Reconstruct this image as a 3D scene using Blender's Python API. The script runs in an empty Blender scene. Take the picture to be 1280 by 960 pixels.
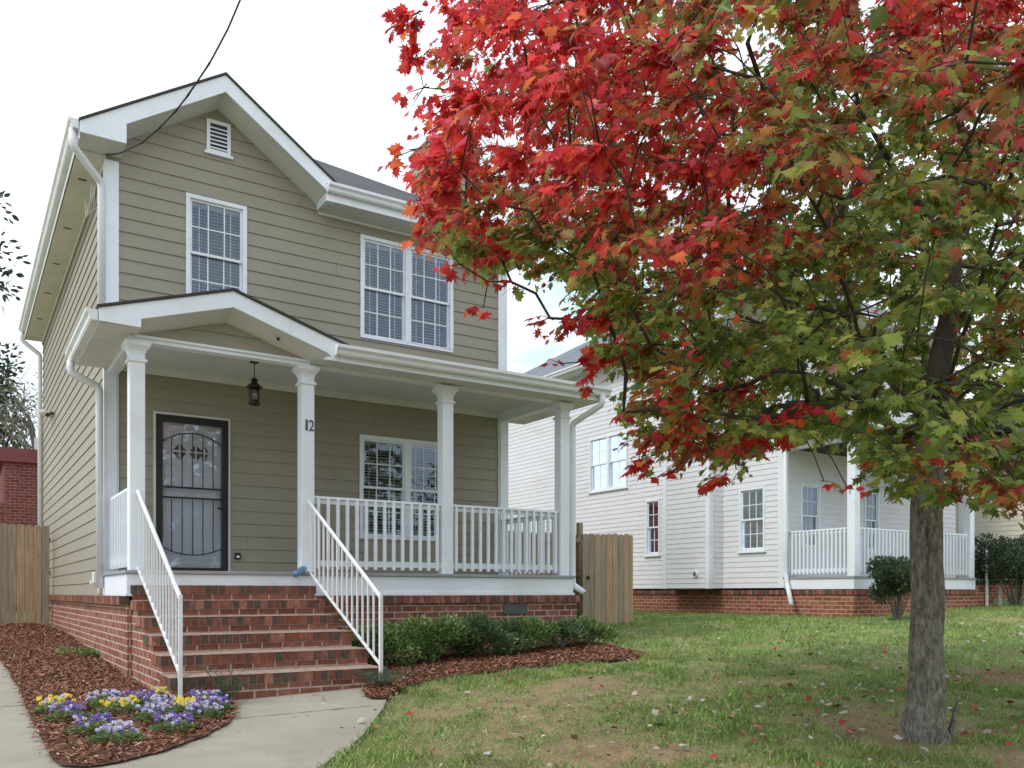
import bpy, bmesh, math, random
import numpy as np
from mathutils import Vector, Matrix
random.seed(7); RNG=np.random.default_rng(7)
scene=bpy.context.scene; COL=scene.collection
R=math.radians
# ------------------------------------------------------------------ ground height
def gz(X,Y):
    z=-.963+.037*max(0,min(24,X)); y=Y+1.8
    if y<0: z+=.035*max(y,-14)
    else: z+=.04*max(0,min(1,1-X/13))*min(y,12)
    return z
def gzn(X,Y):
    z=-.963+.037*np.clip(X,0,24); y=Y+1.8
    return z+np.where(y<0,.035*np.maximum(y,-14),.04*np.clip(1-X/13,0,1)*np.minimum(y,12))
def _hash(ix,iy,s):
    n=(ix.astype(np.int64)*374761393+iy.astype(np.int64)*668265263+s*1442695041)&0xffffffff
    n=((n^(n>>13))*1274126177)&0xffffffff
    return ((n^(n>>16))&0xffff)/65535.
def vnoise(x,y,s=0):
    ix=np.floor(x);iy=np.floor(y);fx=x-ix;fy=y-iy;fx=fx*fx*(3-2*fx);fy=fy*fy*(3-2*fy)
    a=_hash(ix,iy,s);b=_hash(ix+1,iy,s);c=_hash(ix,iy+1,s);d=_hash(ix+1,iy+1,s)
    return (a*(1-fx)+b*fx)*(1-fy)+(c*(1-fx)+d*fx)*fy
def fbm(x,y,s=0,o=4):
    r=0;a=.5;t=0
    for i in range(o): r=r+a*vnoise(x*2**i,y*2**i,s+i);t+=a;a*=.5
    return r/t
# ------------------------------------------------------------------ materials
def newmat(n):
    m=bpy.data.materials.new(n);m.use_nodes=True
    nt=m.node_tree;b=nt.nodes['Principled BSDF'];return m,nt,b
def N(nt,t,**k):
    n=nt.nodes.new(t)
    for a,v in k.items():
        if a in n.inputs: n.inputs[a].default_value=v
        else: setattr(n,a,v)
    return n
def mixrgb(nt,fac,a,b,mode='MIX'):
    n=nt.nodes.new('ShaderNodeMix');n.data_type='RGBA';n.blend_type=mode
    for s,v in((0,fac),(6,a),(7,b)):
        if hasattr(v,'is_output'): nt.links.new(v,n.inputs[s])
        else: n.inputs[s].default_value=v if s==0 else (*v,1) if len(v)==3 else v
    return n.outputs[2]
def ramp(nt,inp,stops):
    n=nt.nodes.new('ShaderNodeValToRGB');e=n.color_ramp.elements
    while len(e)<len(stops): e.new(.5)
    for q,(p,c) in zip(e,stops): q.position=p;q.color=(*c,1) if len(c)==3 else c
    nt.links.new(inp,n.inputs[0]);return n.outputs[0]
def coords(nt,kind='Object',scale=(1,1,1)):
    c=nt.nodes.new('ShaderNodeTexCoord');mp=nt.nodes.new('ShaderNodeMapping');mp.inputs['Scale'].default_value=scale
    nt.links.new(c.outputs[kind],mp.inputs[0]);return mp.outputs[0]
def noise(nt,vec,sc,det=4,rough=.6):
    n=N(nt,'ShaderNodeTexNoise',Scale=sc,Detail=det,Roughness=rough);nt.links.new(vec,n.inputs['Vector']);return n.outputs['Fac']
def bump(nt,b,h,st,dist=.01):
    n=N(nt,'ShaderNodeBump',Strength=st,Distance=dist);nt.links.new(h,n.inputs['Height']);nt.links.new(n.outputs[0],b.inputs['Normal'])
def mat_plain(name,c,rough=.5,var=.12,sc=6,stretch=(1,1,1),bst=.15,bsc=60,metal=0,spec=.5,dirt=None,dsc=1.5):
    m,nt,b=newmat(name);v=coords(nt,'Object',stretch)
    f=noise(nt,v,sc,5)
    lo=tuple(x*(1-var) for x in c);hi=tuple(min(1,x*(1+var)) for x in c)
    col=ramp(nt,f,[(.3,lo),(.7,hi)])
    if dirt:
        f2=noise(nt,v,dsc,6,.7);k=ramp(nt,f2,[(.52,(0,0,0)),(.75,(.6,.6,.6))]);col=mixrgb(nt,k,col,dirt)
    nt.links.new(col,b.inputs['Base Color']);b.inputs['Roughness'].default_value=rough;b.inputs['Metallic'].default_value=metal
    b.inputs['Specular IOR Level'].default_value=spec
    if bst: bump(nt,b,noise(nt,v,bsc,3),bst,.004)
    return m
def mat_brick(name,c1,c2,mortar,w=.203,h=.067,m_=.011,grime=(.06,.055,.04),off=.5,gr=.5):
    m,nt,b=newmat(name);tc=nt.nodes.new('ShaderNodeTexCoord');uv=tc.outputs['UV']
    wob=noise(nt,uv,9,3)
    ad=nt.nodes.new('ShaderNodeVectorMath');ad.operation='MULTIPLY_ADD'
    cmb=nt.nodes.new('ShaderNodeCombineXYZ');nt.links.new(wob,cmb.inputs[0]);nt.links.new(wob,cmb.inputs[1])
    nt.links.new(cmb.outputs[0],ad.inputs[0]);ad.inputs[1].default_value=(.006,.006,0);nt.links.new(uv,ad.inputs[2])
    br=N(nt,'ShaderNodeTexBrick',offset=off);nt.links.new(ad.outputs[0],br.inputs['Vector'])
    br.inputs['Scale'].default_value=1;br.inputs['Brick Width'].default_value=w+m_;br.inputs['Row Height'].default_value=h+m_
    br.inputs['Mortar Size'].default_value=m_*.6;br.inputs['Mortar Smooth'].default_value=.25;br.inputs['Bias'].default_value=0
    br.inputs['Color1'].default_value=(*c1,1);br.inputs['Color2'].default_value=(*c2,1);br.inputs['Mortar'].default_value=(*mortar,1)
    f=noise(nt,uv,14,5,.7);sp=ramp(nt,f,[(.3,(.55,.5,.5)),(.7,(1.3,1.25,1.2))])
    col=mixrgb(nt,.7,br.outputs['Color'],sp,'MULTIPLY')
    g=ramp(nt,noise(nt,uv,2.2,6,.7),[(.5,(0,0,0)),(.78,(gr,gr,gr))]);col=mixrgb(nt,g,col,grime)
    nt.links.new(col,b.inputs['Base Color']);b.inputs['Roughness'].default_value=.9;b.inputs['Specular IOR Level'].default_value=.2
    inv=N(nt,'ShaderNodeMath',operation='SUBTRACT');inv.inputs[0].default_value=1.;nt.links.new(br.outputs['Fac'],inv.inputs[1])
    h2=N(nt,'ShaderNodeMath',operation='MULTIPLY_ADD');nt.links.new(f,h2.inputs[0]);h2.inputs[1].default_value=.35;nt.links.new(inv.outputs[0],h2.inputs[2])
    bump(nt,b,h2.outputs[0],.9,.008);return m
def mat_attr(name,rough=.7,trans=0,bst=0,spec=.3,tb=1.3):
    m,nt,b=newmat(name);a=N(nt,'ShaderNodeAttribute',attribute_name='col')
    nt.links.new(a.outputs['Color'],b.inputs['Base Color']);b.inputs['Roughness'].default_value=rough;b.inputs['Specular IOR Level'].default_value=spec
    if trans:
        t=N(nt,'ShaderNodeBsdfTranslucent');g=N(nt,'ShaderNodeGamma',Gamma=.85)
        nt.links.new(a.outputs['Color'],g.inputs[0]);nt.links.new(g.outputs[0],t.inputs[0])
        mx=N(nt,'ShaderNodeMixShader',Fac=trans);nt.links.new(b.outputs[0],mx.inputs[1]);nt.links.new(t.outputs[0],mx.inputs[2])
        nt.links.new(mx.outputs[0],nt.nodes['Material Output'].inputs[0])
    return m


def mat_glass(name,refl=.16,tint=(.93,.96,.98)):
    m,nt,b=newmat(name);nt.nodes.remove(b)
    tr=N(nt,'ShaderNodeBsdfTransparent');tr.inputs[0].default_value=(*tint,1)
    gl=N(nt,'ShaderNodeBsdfGlossy',Roughness=.015);gl.inputs[0].default_value=(.72,.84,1,1)
    v=coords(nt,'Object');nz=noise(nt,v,2.2,2);bp=N(nt,'ShaderNodeBump',Strength=.05,Distance=.02);nt.links.new(nz,bp.inputs['Height']);nt.links.new(bp.outputs[0],gl.inputs['Normal'])
    fr=N(nt,'ShaderNodeFresnel',IOR=1.5);mr=N(nt,'ShaderNodeMapRange');nt.links.new(fr.outputs[0],mr.inputs[0]);mr.inputs[1].default_value=.04;mr.inputs[2].default_value=1;mr.inputs[3].default_value=refl;mr.inputs[4].default_value=1
    mx=N(nt,'ShaderNodeMixShader');nt.links.new(mr.outputs[0],mx.inputs[0]);nt.links.new(tr.outputs[0],mx.inputs[1]);nt.links.new(gl.outputs[0],mx.inputs[2])
    nt.links.new(mx.outputs[0],nt.nodes['Material Output'].inputs[0]);return m
def mat_siding(name,c,var=.06,dirt=None,long=(1,1,1),da=.35):
    m,nt,b=newmat(name);v=coords(nt,'UV')
    g=noise(nt,coords(nt,'UV',(1.2,45,1)),3,5,.65)   # wood grain drawn out along the board
    f=noise(nt,v,.9,4)
    col=ramp(nt,f,[(.3,tuple(x*(1-var) for x in c)),(.7,tuple(x*(1+var) for x in c))])
    gg=ramp(nt,g,[(.3,(.93,.93,.93)),(.7,(1.05,1.05,1.05))]);col=mixrgb(nt,1,col,gg,'MULTIPLY')
    if dirt:
        f2=noise(nt,coords(nt,'UV',(1,2.5,1)),.8,6,.75);k=ramp(nt,f2,[(.5,(0,0,0)),(.8,(da,da,da))]);col=mixrgb(nt,k,col,dirt)
    nt.links.new(col,b.inputs['Base Color']);b.inputs['Roughness'].default_value=.55;b.inputs['Specular IOR Level'].default_value=.3
    bump(nt,b,g,.25,.003);return m
def mat_shingle(name,c):
    m,nt,b=newmat(name);uv=nt.nodes.new('ShaderNodeTexCoord').outputs['UV']
    br=N(nt,'ShaderNodeTexBrick',offset=.4);nt.links.new(uv,br.inputs['Vector'])
    for k,v in {'Scale':1,'Brick Width':.31,'Row Height':.14,'Mortar Size':.006,'Bias':0}.items(): br.inputs[k].default_value=v
    br.inputs['Color1'].default_value=(*c,1);br.inputs['Color2'].default_value=(*[x*1.5 for x in c],1);br.inputs['Mortar'].default_value=(*[x*.35 for x in c],1)
    f=noise(nt,uv,120,3);col=mixrgb(nt,.5,br.outputs[0],ramp(nt,f,[(.3,(.6,.6,.6)),(.7,(1.5,1.5,1.5))]),'MULTIPLY')
    nt.links.new(col,b.inputs['Base Color']);b.inputs['Roughness'].default_value=.95
    bump(nt,b,br.outputs['Fac'],-.6,.006);return m
M={}
M['siding']=mat_siding('olive_tan_siding',(.318,.292,.230),dirt=(.235,.21,.16))
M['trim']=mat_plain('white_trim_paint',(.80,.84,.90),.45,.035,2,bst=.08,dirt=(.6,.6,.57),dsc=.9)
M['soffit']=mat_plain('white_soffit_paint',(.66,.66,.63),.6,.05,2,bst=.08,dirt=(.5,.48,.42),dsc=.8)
M['vinyl']=mat_siding('white_vinyl_siding',(.74,.735,.77),.03,dirt=(.52,.50,.42),da=.5)
M['cream']=mat_siding('cream_siding',(.72,.67,.55),.03)
M['brick']=mat_brick('pink_mortar_red_brick',(.19,.078,.055),(.36,.155,.105),(.54,.43,.37),m_=.017)
M['brick2']=mat_brick('orange_red_brick',(.23,.078,.048),(.37,.14,.085),(.52,.38,.31),m_=.014,gr=.3)
M['brick3']=mat_brick('dull_red_brick',(.19,.05,.045),(.26,.085,.075),(.38,.27,.25),gr=.2)
M['maroon']=mat_plain('maroon_cap',(.20,.055,.06),.7,.2,4)
M['mortar']=mat_plain('pale_mortar',(.50,.39,.33),.95,.18,12,bst=.5,bsc=40,dirt=(.10,.085,.06),dsc=3)
M['shingle']=mat_shingle('grey_asphalt_shingle',(.060,.062,.068))
M['shingle2']=mat_shingle('blue_grey_shingle',(.13,.14,.16))
M['edge']=mat_plain('dark_drip_edge',(.035,.03,.028),.7,.2)
M['black']=mat_plain('black_iron_paint',(.012,.012,.013),.4,.2,8,bst=.1)
M['bronze']=mat_plain('aged_bronze',(.035,.025,.02),.4,.25,10,metal=.3)
M['rail']=mat_plain('white_enamel_metal',(.80,.81,.84),.35,.03,3,bst=.03,dirt=(.55,.48,.40),dsc=5)
M['door']=mat_plain('white_door_paint',(.87,.89,.92),.4,.04,2,bst=.05)
M['blind']=mat_plain('white_blind_slats',(.88,.88,.87),.5,.03,3,bst=0)
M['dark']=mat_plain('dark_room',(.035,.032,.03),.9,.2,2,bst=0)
M['curtain']=mat_plain('grey_white_curtain',(.42,.43,.44),.9,.25,3,stretch=(9,9,.4),bst=.3,bsc=8)
M['glass']=mat_glass('window_glass',.12)
M['mirror']=mat_glass('mirror_window_glass',.55)
M['door_glass']=mat_glass('storm_door_glass',.16,(.97,.98,1))
M['lamp_glass']=mat_glass('seeded_lamp_glass',.12,(.75,.7,.6))
M['gutter']=mat_plain('white_gutter_metal',(.74,.76,.79),.35,.03,2,bst=.03,dirt=(.50,.50,.47),dsc=1.4)
M['deck']=mat_plain('grey_deck_paint',(.30,.31,.32),.6,.15,4,stretch=(1,10,1))
M['fence']=mat_plain('weathered_fence_wood',(.30,.235,.165),.85,.28,3,stretch=(14,14,.8),bst=.5,bsc=18,dirt=(.17,.135,.10),dsc=1.2)
M['concrete']=mat_plain('weathered_concrete',(.33,.298,.24),.9,.13,2.2,bst=.35,bsc=90,dirt=(.17,.155,.12),dsc=1.1)
M['bark']=None
M['leaf']=mat_attr('maple_leaf',.38,.5,spec=.5)
M['foliage']=mat_attr('shrub_foliage',.5,.25,spec=.4)
M['grass']=mat_attr('grass_blades',.6,.3)
M['litter']=mat_attr('leaf_and_bark_litter',.85,0)
M['petal']=mat_attr('pansy_petal',.6,.25)
M['wire']=mat_plain('black_cable_sheath',(.02,.02,.022),.6,.1)
M['greywire']=mat_plain('grey_cable_sheath',(.42,.42,.40),.6,.1)
M['plastic']=mat_plain('white_plastic',(.75,.75,.72),.4,.05)
M['bluewrap']=mat_plain('blue_plastic_wrap',(.10,.20,.36),.25,.35,14,bst=.5,bsc=25)
M['vent']=mat_plain('dull_grey_green_metal',(.11,.125,.12),.6,.15)
def bark():
    m,nt,b=newmat('grey_maple_bark');v=coords(nt,'Object',(1,1,.30))
    f=noise(nt,v,34,8,.82);vo=N(nt,'ShaderNodeTexVoronoi',Scale=55);vo.feature='DISTANCE_TO_EDGE';nt.links.new(v,vo.inputs['Vector'])
    col=ramp(nt,f,[(.32,(.04,.034,.028)),(.46,(.20,.18,.15)),(.55,(.31,.285,.24)),(.66,(.50,.47,.41))])
    l=ramp(nt,noise(nt,coords(nt),7,5,.7),[(.55,(0,0,0)),(.7,(.55,.55,.55))]);col=mixrgb(nt,l,col,(.38,.37,.32))
    nt.links.new(col,b.inputs['Base Color']);b.inputs['Roughness'].default_value=.95;b.inputs['Specular IOR Level'].default_value=.15
    ad=N(nt,'ShaderNodeMath',operation='MULTIPLY_ADD');nt.links.new(vo.outputs['Distance'],ad.inputs[0]);ad.inputs[1].default_value=1.5;nt.links.new(f,ad.inputs[2])
    bump(nt,b,ad.outputs[0],1,.02);return m
M['bark']=bark()
M['limb']=mat_plain('shaded_maple_limb',(.055,.045,.036),.9,.35,20,stretch=(1,1,.4),bst=.6,bsc=50)  # dark brown branch bark, with the crown's shade put into the colour
M['tread']=mat_plain('worn_brick_tread',(.34,.235,.185),.95,.35,14,bst=.6,bsc=50,dirt=(.13,.10,.075),dsc=5)
M['joint']=mat_plain('dirty_joint',(.07,.06,.045),.95,.3,20)
# ------------------------------------------------------------------ mesh helper
class MB:
    def __init__(s): s.v=[];s.f=[];s.mi=[];s.mats=[]
    def mat(s,m):
        if m not in s.mats: s.mats.append(m)
        return s.mats.index(m)
    def face(s,pts,m=None):
        i=len(s.v);s.v+= [tuple(p) for p in pts];s.f.append(tuple(range(i,i+len(pts))));s.mi.append(s.mat(m) if m else 0)
    def box(s,x0,x1,y0,y1,z0,z1,m=None,rot=None,piv=None):
        c=[Vector((x,y,z)) for x in(x0,x1) for y in(y0,y1) for z in(z0,z1)]
        if rot is not None:
            pv=Vector(piv) if piv else Vector(((x0+x1)/2,(y0+y1)/2,(z0+z1)/2));c=[rot@(p-pv)+pv for p in c]
        i=len(s.v);s.v+=[tuple(p) for p in c]
        for q in((0,1,3,2),(4,6,7,5),(0,4,5,1),(2,3,7,6),(0,2,6,4),(1,5,7,3)):
            s.f.append(tuple(i+k for k in q));s.mi.append(s.mat(m) if m else 0)
    def prism(s,poly,fn,a,b,m=None):
        """poly: list of (p,q); fn(p,q,t)->xyz; extruded from t=a to t=b"""
        n=len(poly);i=len(s.v);s.v+=[tuple(fn(p,q,a)) for p,q in poly]+[tuple(fn(p,q,b)) for p,q in poly];k=s.mat(m) if m else 0
        s.f.append(tuple(i+j for j in range(n)));s.f.append(tuple(i+n+j for j in reversed(range(n))));s.mi+=[k,k]
        for j in range(n):
            s.f.append((i+j,i+(j+1)%n,i+n+(j+1)%n,i+n+j));s.mi.append(k)
    def tube(s,pts,r,seg=8,m=None,cap=True,sq=None):
        pts=[Vector(p) for p in pts];n=len(pts);rs=r if isinstance(r,(list,tuple)) else [r]*n;k=s.mat(m) if m else 0
        i0=len(s.v);up=None
        for j,p in enumerate(pts):
            t=(pts[min(n-1,j+1)]-pts[max(0,j-1)]).normalized()
            if up is None:
                up=Vector((0,0,1)) if abs(t.z)<.9 else Vector((0,1,0))
            a=t.cross(up);a=a.normalized() if a.length>1e-6 else t.orthogonal().normalized();b=a.cross(t).normalized();up=b
            for q in range(seg):
                an=2*math.pi*(q+.5)/seg
                ka,kb=(sq if sq else (1,1))
                s.v.append(tuple(p+a*math.cos(an)*rs[j]*ka+b*math.sin(an)*rs[j]*kb))
        for j in range(n-1):
            for q in range(seg):
                s.f.append((i0+j*seg+q,i0+j*seg+(q+1)%seg,i0+(j+1)*seg+(q+1)%seg,i0+(j+1)*seg+q));s.mi.append(k)
        if cap:
            s.f.append(tuple(i0+q for q in reversed(range(seg))));s.f.append(tuple(i0+(n-1)*seg+q for q in range(seg)));s.mi+=[k,k]
    def lathe(s,c,prof,seg=16,m=None):
        i0=len(s.v);k=s.mat(m) if m else 0
        for r,z in prof:
            for q in range(seg):
                a=2*math.pi*(q+.5)/seg;s.v.append((c[0]+r*math.cos(a),c[1]+r*math.sin(a),c[2]+z))
        for j in range(len(prof)-1):
            for q in range(seg):
                s.f.append((i0+j*seg+q,i0+j*seg+(q+1)%seg,i0+(j+1)*seg+(q+1)%seg,i0+(j+1)*seg+q));s.mi.append(k)
        s.f.append(tuple(i0+q for q in reversed(range(seg))));s.f.append(tuple(i0+(len(prof)-1)*seg+q for q in range(seg)));s.mi+=[k,k]
    def build(s,name,m=None,parent=None,smooth=False,bevel=0,recalc=True):
        org=root_loc(parent)
        me=bpy.data.meshes.new(name)
        me.from_pydata([(x-org[0],y-org[1],z-org[2]) for x,y,z in s.v],[],s.f);me.update()
        mats=s.mats if s.mats else [m]
        if s.mats and m and m not in s.mats: pass
        for q in mats: me.materials.append(M[q] if isinstance(q,str) else q)
        me.polygons.foreach_set('material_index',s.mi)
        if recalc:
            bm=bmesh.new();bm.from_mesh(me);bmesh.ops.recalc_face_normals(bm,faces=bm.faces)
            if bevel:
                bmesh.ops.remove_doubles(bm,verts=bm.verts,dist=1e-5)
                es=[e for e in bm.edges if len(e.link_faces)==2 and e.calc_face_angle(0)>.5]
                bmesh.ops.bevel(bm,geom=es,offset=bevel,segments=1,affect='EDGES',clamp_overlap=True)
            bm.to_mesh(me);bm.free()
        uv=me.uv_layers.new(name='UVMap').data
        nl=len(me.loops);co=np.empty(len(me.vertices)*3);me.vertices.foreach_get('co',co);co=co.reshape(-1,3)+np.array(org)
        vi=np.empty(nl,dtype=np.int32);me.loops.foreach_get('vertex_index',vi)
        pn=np.empty(len(me.polygons)*3);me.polygons.foreach_get('normal',pn);pn=np.abs(pn.reshape(-1,3))
        lt=np.empty(len(me.polygons),dtype=np.int32);me.polygons.foreach_get('loop_total',lt)
        ax=np.repeat(np.argmax(pn+np.array([0,.001,0]),axis=1),lt);c=co[vi]
        U=np.where(ax==0,c[:,1],c[:,0]);V=np.where(ax==2,c[:,1],c[:,2])
        uv.foreach_set('uv',np.stack([U,V],1).astype(np.float32).ravel())
        if smooth: me.polygons.foreach_set('use_smooth',[True]*len(me.polygons))
        o=bpy.data.objects.new(name,me);COL.objects.link(o)
        if parent: o.parent=parent
        else: o.location=org
        return o
def root_loc(p):
    if p is None: return (0,0,0)
    while p.parent: p=p.parent
    return tuple(p.location)
def tag(o,label=None,cat=None,group=None,kind=None):
    if label:o['label']=label
    if cat:o['category']=cat
    if group:o['group']=group
    if kind:o['kind']=kind
    return o
def empty(name,loc,label,cat,group=None):
    e=bpy.data.objects.new(name,None);e.empty_display_size=.2;e.location=loc;COL.objects.link(e);return tag(e,label,cat,group)
def dup(o,parent,loc):
    c=o.copy();COL.objects.link(c);c.parent=parent;c.location=loc;return c
def colmesh(name,verts,faces_flat,face_len,cols,mat,parent=None,org=(0,0,0),smooth=False):
    """verts (n,3), faces as flat loop indices with equal/variable lengths, cols (n,3) per vertex"""
    me=bpy.data.meshes.new(name);nv=len(verts)
    me.vertices.add(nv);me.vertices.foreach_set('co',(verts-np.array(org)).astype(np.float32).ravel())
    me.loops.add(len(faces_flat));me.loops.foreach_set('vertex_index',faces_flat.astype(np.int32))
    ls=np.concatenate([[0],np.cumsum(face_len)[:-1]]).astype(np.int32)
    me.polygons.add(len(face_len));me.polygons.foreach_set('loop_start',ls);me.polygons.foreach_set('loop_total',face_len.astype(np.int32))
    me.update(calc_edges=True)
    a=me.color_attributes.new('col','FLOAT_COLOR','POINT');c4=np.ones((nv,4),np.float32);c4[:,:3]=cols;a.data.foreach_set('color',c4.ravel())
    me.materials.append(M[mat]);me.validate()
    if smooth: me.polygons.foreach_set('use_smooth',[True]*len(me.polygons))
    o=bpy.data.objects.new(name,me);COL.objects.link(o)
    if parent:o.parent=parent
    else:o.location=org
    return o
def scatter(name,tmpl,tf,pos,rot,size,cols,mat,parent=None,org=(0,0,0),vcol=None):
    """one template polygon set copied to every pos with rot (n,3,3) and size"""
    n=len(pos);tv=np.array(tmpl,float);k=len(tv)
    V=np.einsum('nij,kj->nki',rot,tv)*np.asarray(size).reshape(n,-1,1 if np.ndim(size)<2 else 1)[:, :1, :]+pos[:,None,:]
    V=V.reshape(-1,3);ff=np.concatenate([np.array(f) for f in tf]);fl=np.array([len(f) for f in tf])
    F=(ff[None,:]+(np.arange(n)*k)[:,None]).ravel();L=np.tile(fl,n);C=np.repeat(cols,k,axis=0)
    if vcol is not None: C=C*np.tile(np.array(vcol),n)[:,None]
    return colmesh(name,V,F,L,C,mat,parent,org)
def basis(nrm,tip):
    """rotation matrices: local y -> tip, local z -> normal"""
    t=tip/np.linalg.norm(tip,axis=1,keepdims=True);n=nrm-(nrm*t).sum(1,keepdims=True)*t;n/=np.linalg.norm(n,axis=1,keepdims=True)+1e-9
    x=np.cross(t,n);return np.stack([x,t,n],axis=2)
LEAFV=[];_r=[(.27,-.08),(.22,.12),(.50,.20),(.42,.34),(.64,.60),(.29,.50),(.25,.74),(.10,.76)]
LEAFV=[(0,0,0)]+[(x,y,-.16*x*x-.10*max(0,y-.4)**2-.05*x) for x,y in _r]+[(0,1.05,-.06)]+[(-x,y,-.16*x*x-.10*max(0,y-.4)**2-.05*x) for x,y in reversed(_r)]
LEAFF=[list(range(0,10)),[0]+list(range(9,18))]
def leafshape(pts,tip,fold,curl,droop):
    z=lambda x,y:fold*abs(x)-curl*x*x-droop*max(0,y-.35)**2
    return [(0,0,0)]+[(x,y,z(x,y)) for x,y in pts]+[(0,tip,z(0,tip))]+[(-x,y,z(x,y)-.03*x) for x,y in reversed(pts)]
_a=[(.25,-.10),(.14,.13),(.46,.16),(.28,.32),(.66,.66),(.20,.46),(.24,.76),(.07,.72)]
_b=[(.22,-.04),(.20,.14),(.42,.24),(.32,.36),(.54,.62),(.25,.54),(.20,.78),(.09,.80)]
_c=[(.30,-.12),(.22,.10),(.54,.16),(.40,.33),(.60,.50),(.30,.47),(.32,.70),(.12,.74)]
LSH=[leafshape(_r,1.05,-.05,.16,.10),leafshape(_a,1.12,.18,.75,.35),leafshape(_b,1.0,.45,.35,.55),leafshape(_c,.98,-.30,.5,-.25),leafshape(_a,1.05,-.45,-.2,.6)]
OVALV=[(0,0,0),(.2,.3,-.04),(.22,.6,-.05),(0,1,-.08),(-.22,.6,-.05),(-.2,.3,-.04)];OVALF=[[0,1,2,3],[0,3,4,5]]
# ------------------------------------------------------------------ siding / window builders
rg=random.Random(3)
FRONT=lambda Y0:(lambda s,o,z:(s,Y0-o,z))
LEFT=lambda X0:(lambda s,o,z:(X0-o,s,z))
def siding(mb,mp,lo,hi,z0,z1,ex,openings=(),m='siding',th=.014,zs=None):
    """lapped boards; lo(z),hi(z) give the extent, openings are (s0,s1,z0,z1)"""
    zb=zs if zs is not None else z0
    k=math.floor((z0-zb)/ex)
    while zb+k*ex<z1:
        a=max(z0,zb+k*ex);b=min(z1,zb+(k+1)*ex);c0=zb+k*ex
        cuts=sorted({a,b}|{q for o in openings for q in(o[2],o[3]) if a<q<b})
        for p,q in zip(cuts,cuts[1:]):
            mid=(p+q)/2;iv=[(None,None)]
            segs=[];op=sorted((o[0],o[1]) for o in openings if o[2]<mid<o[3])
            cur='L'
            for o0,o1 in op: segs.append((cur,o0));cur=o1
            segs.append((cur,'H'))
            for s0,s1 in segs:
                f=lambda z,t:(lo(z) if t=='L' else hi(z) if t=='H' else t)
                f0,f1=th*(1-(p-c0)/ex)+.002,th*(1-(q-c0)/ex)+.002
                A,B,C,D=f(p,s0),f(p,s1),f(q,s1),f(q,s0)
                if B<=A and C<=D: continue
                if C<D: C=D=(C+D)/2
                mb.face([mp(A,f0,p),mp(B,f0,p),mp(C,f1,q),mp(D,f1,q)],m)
                if p==c0 and ex>.12 and rg.random()<.55 and B-A>.9 and q-p>ex*.9:
                    jx=rg.uniform(A+.2,B-.2);mb.face([mp(jx,f0+.0006,p),mp(jx+.0035,f0+.0006,p),mp(jx+.0035,f1+.0006,q),mp(jx,f1+.0006,q)],'joint')
                if p==c0: mb.face([mp(A,0.0,p),mp(B,0.0,p),mp(B,f0,p),mp(A,f0,p)],m)
        k+=1
def mbox(mb,mp,s0,s1,o0,o1,z0,z1,m):
    p,q=mp(s0,o0,z0),mp(s1,o1,z1);mb.box(min(p[0],q[0]),max(p[0],q[0]),min(p[1],q[1]),max(p[1],q[1]),z0,z1,m)
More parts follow.
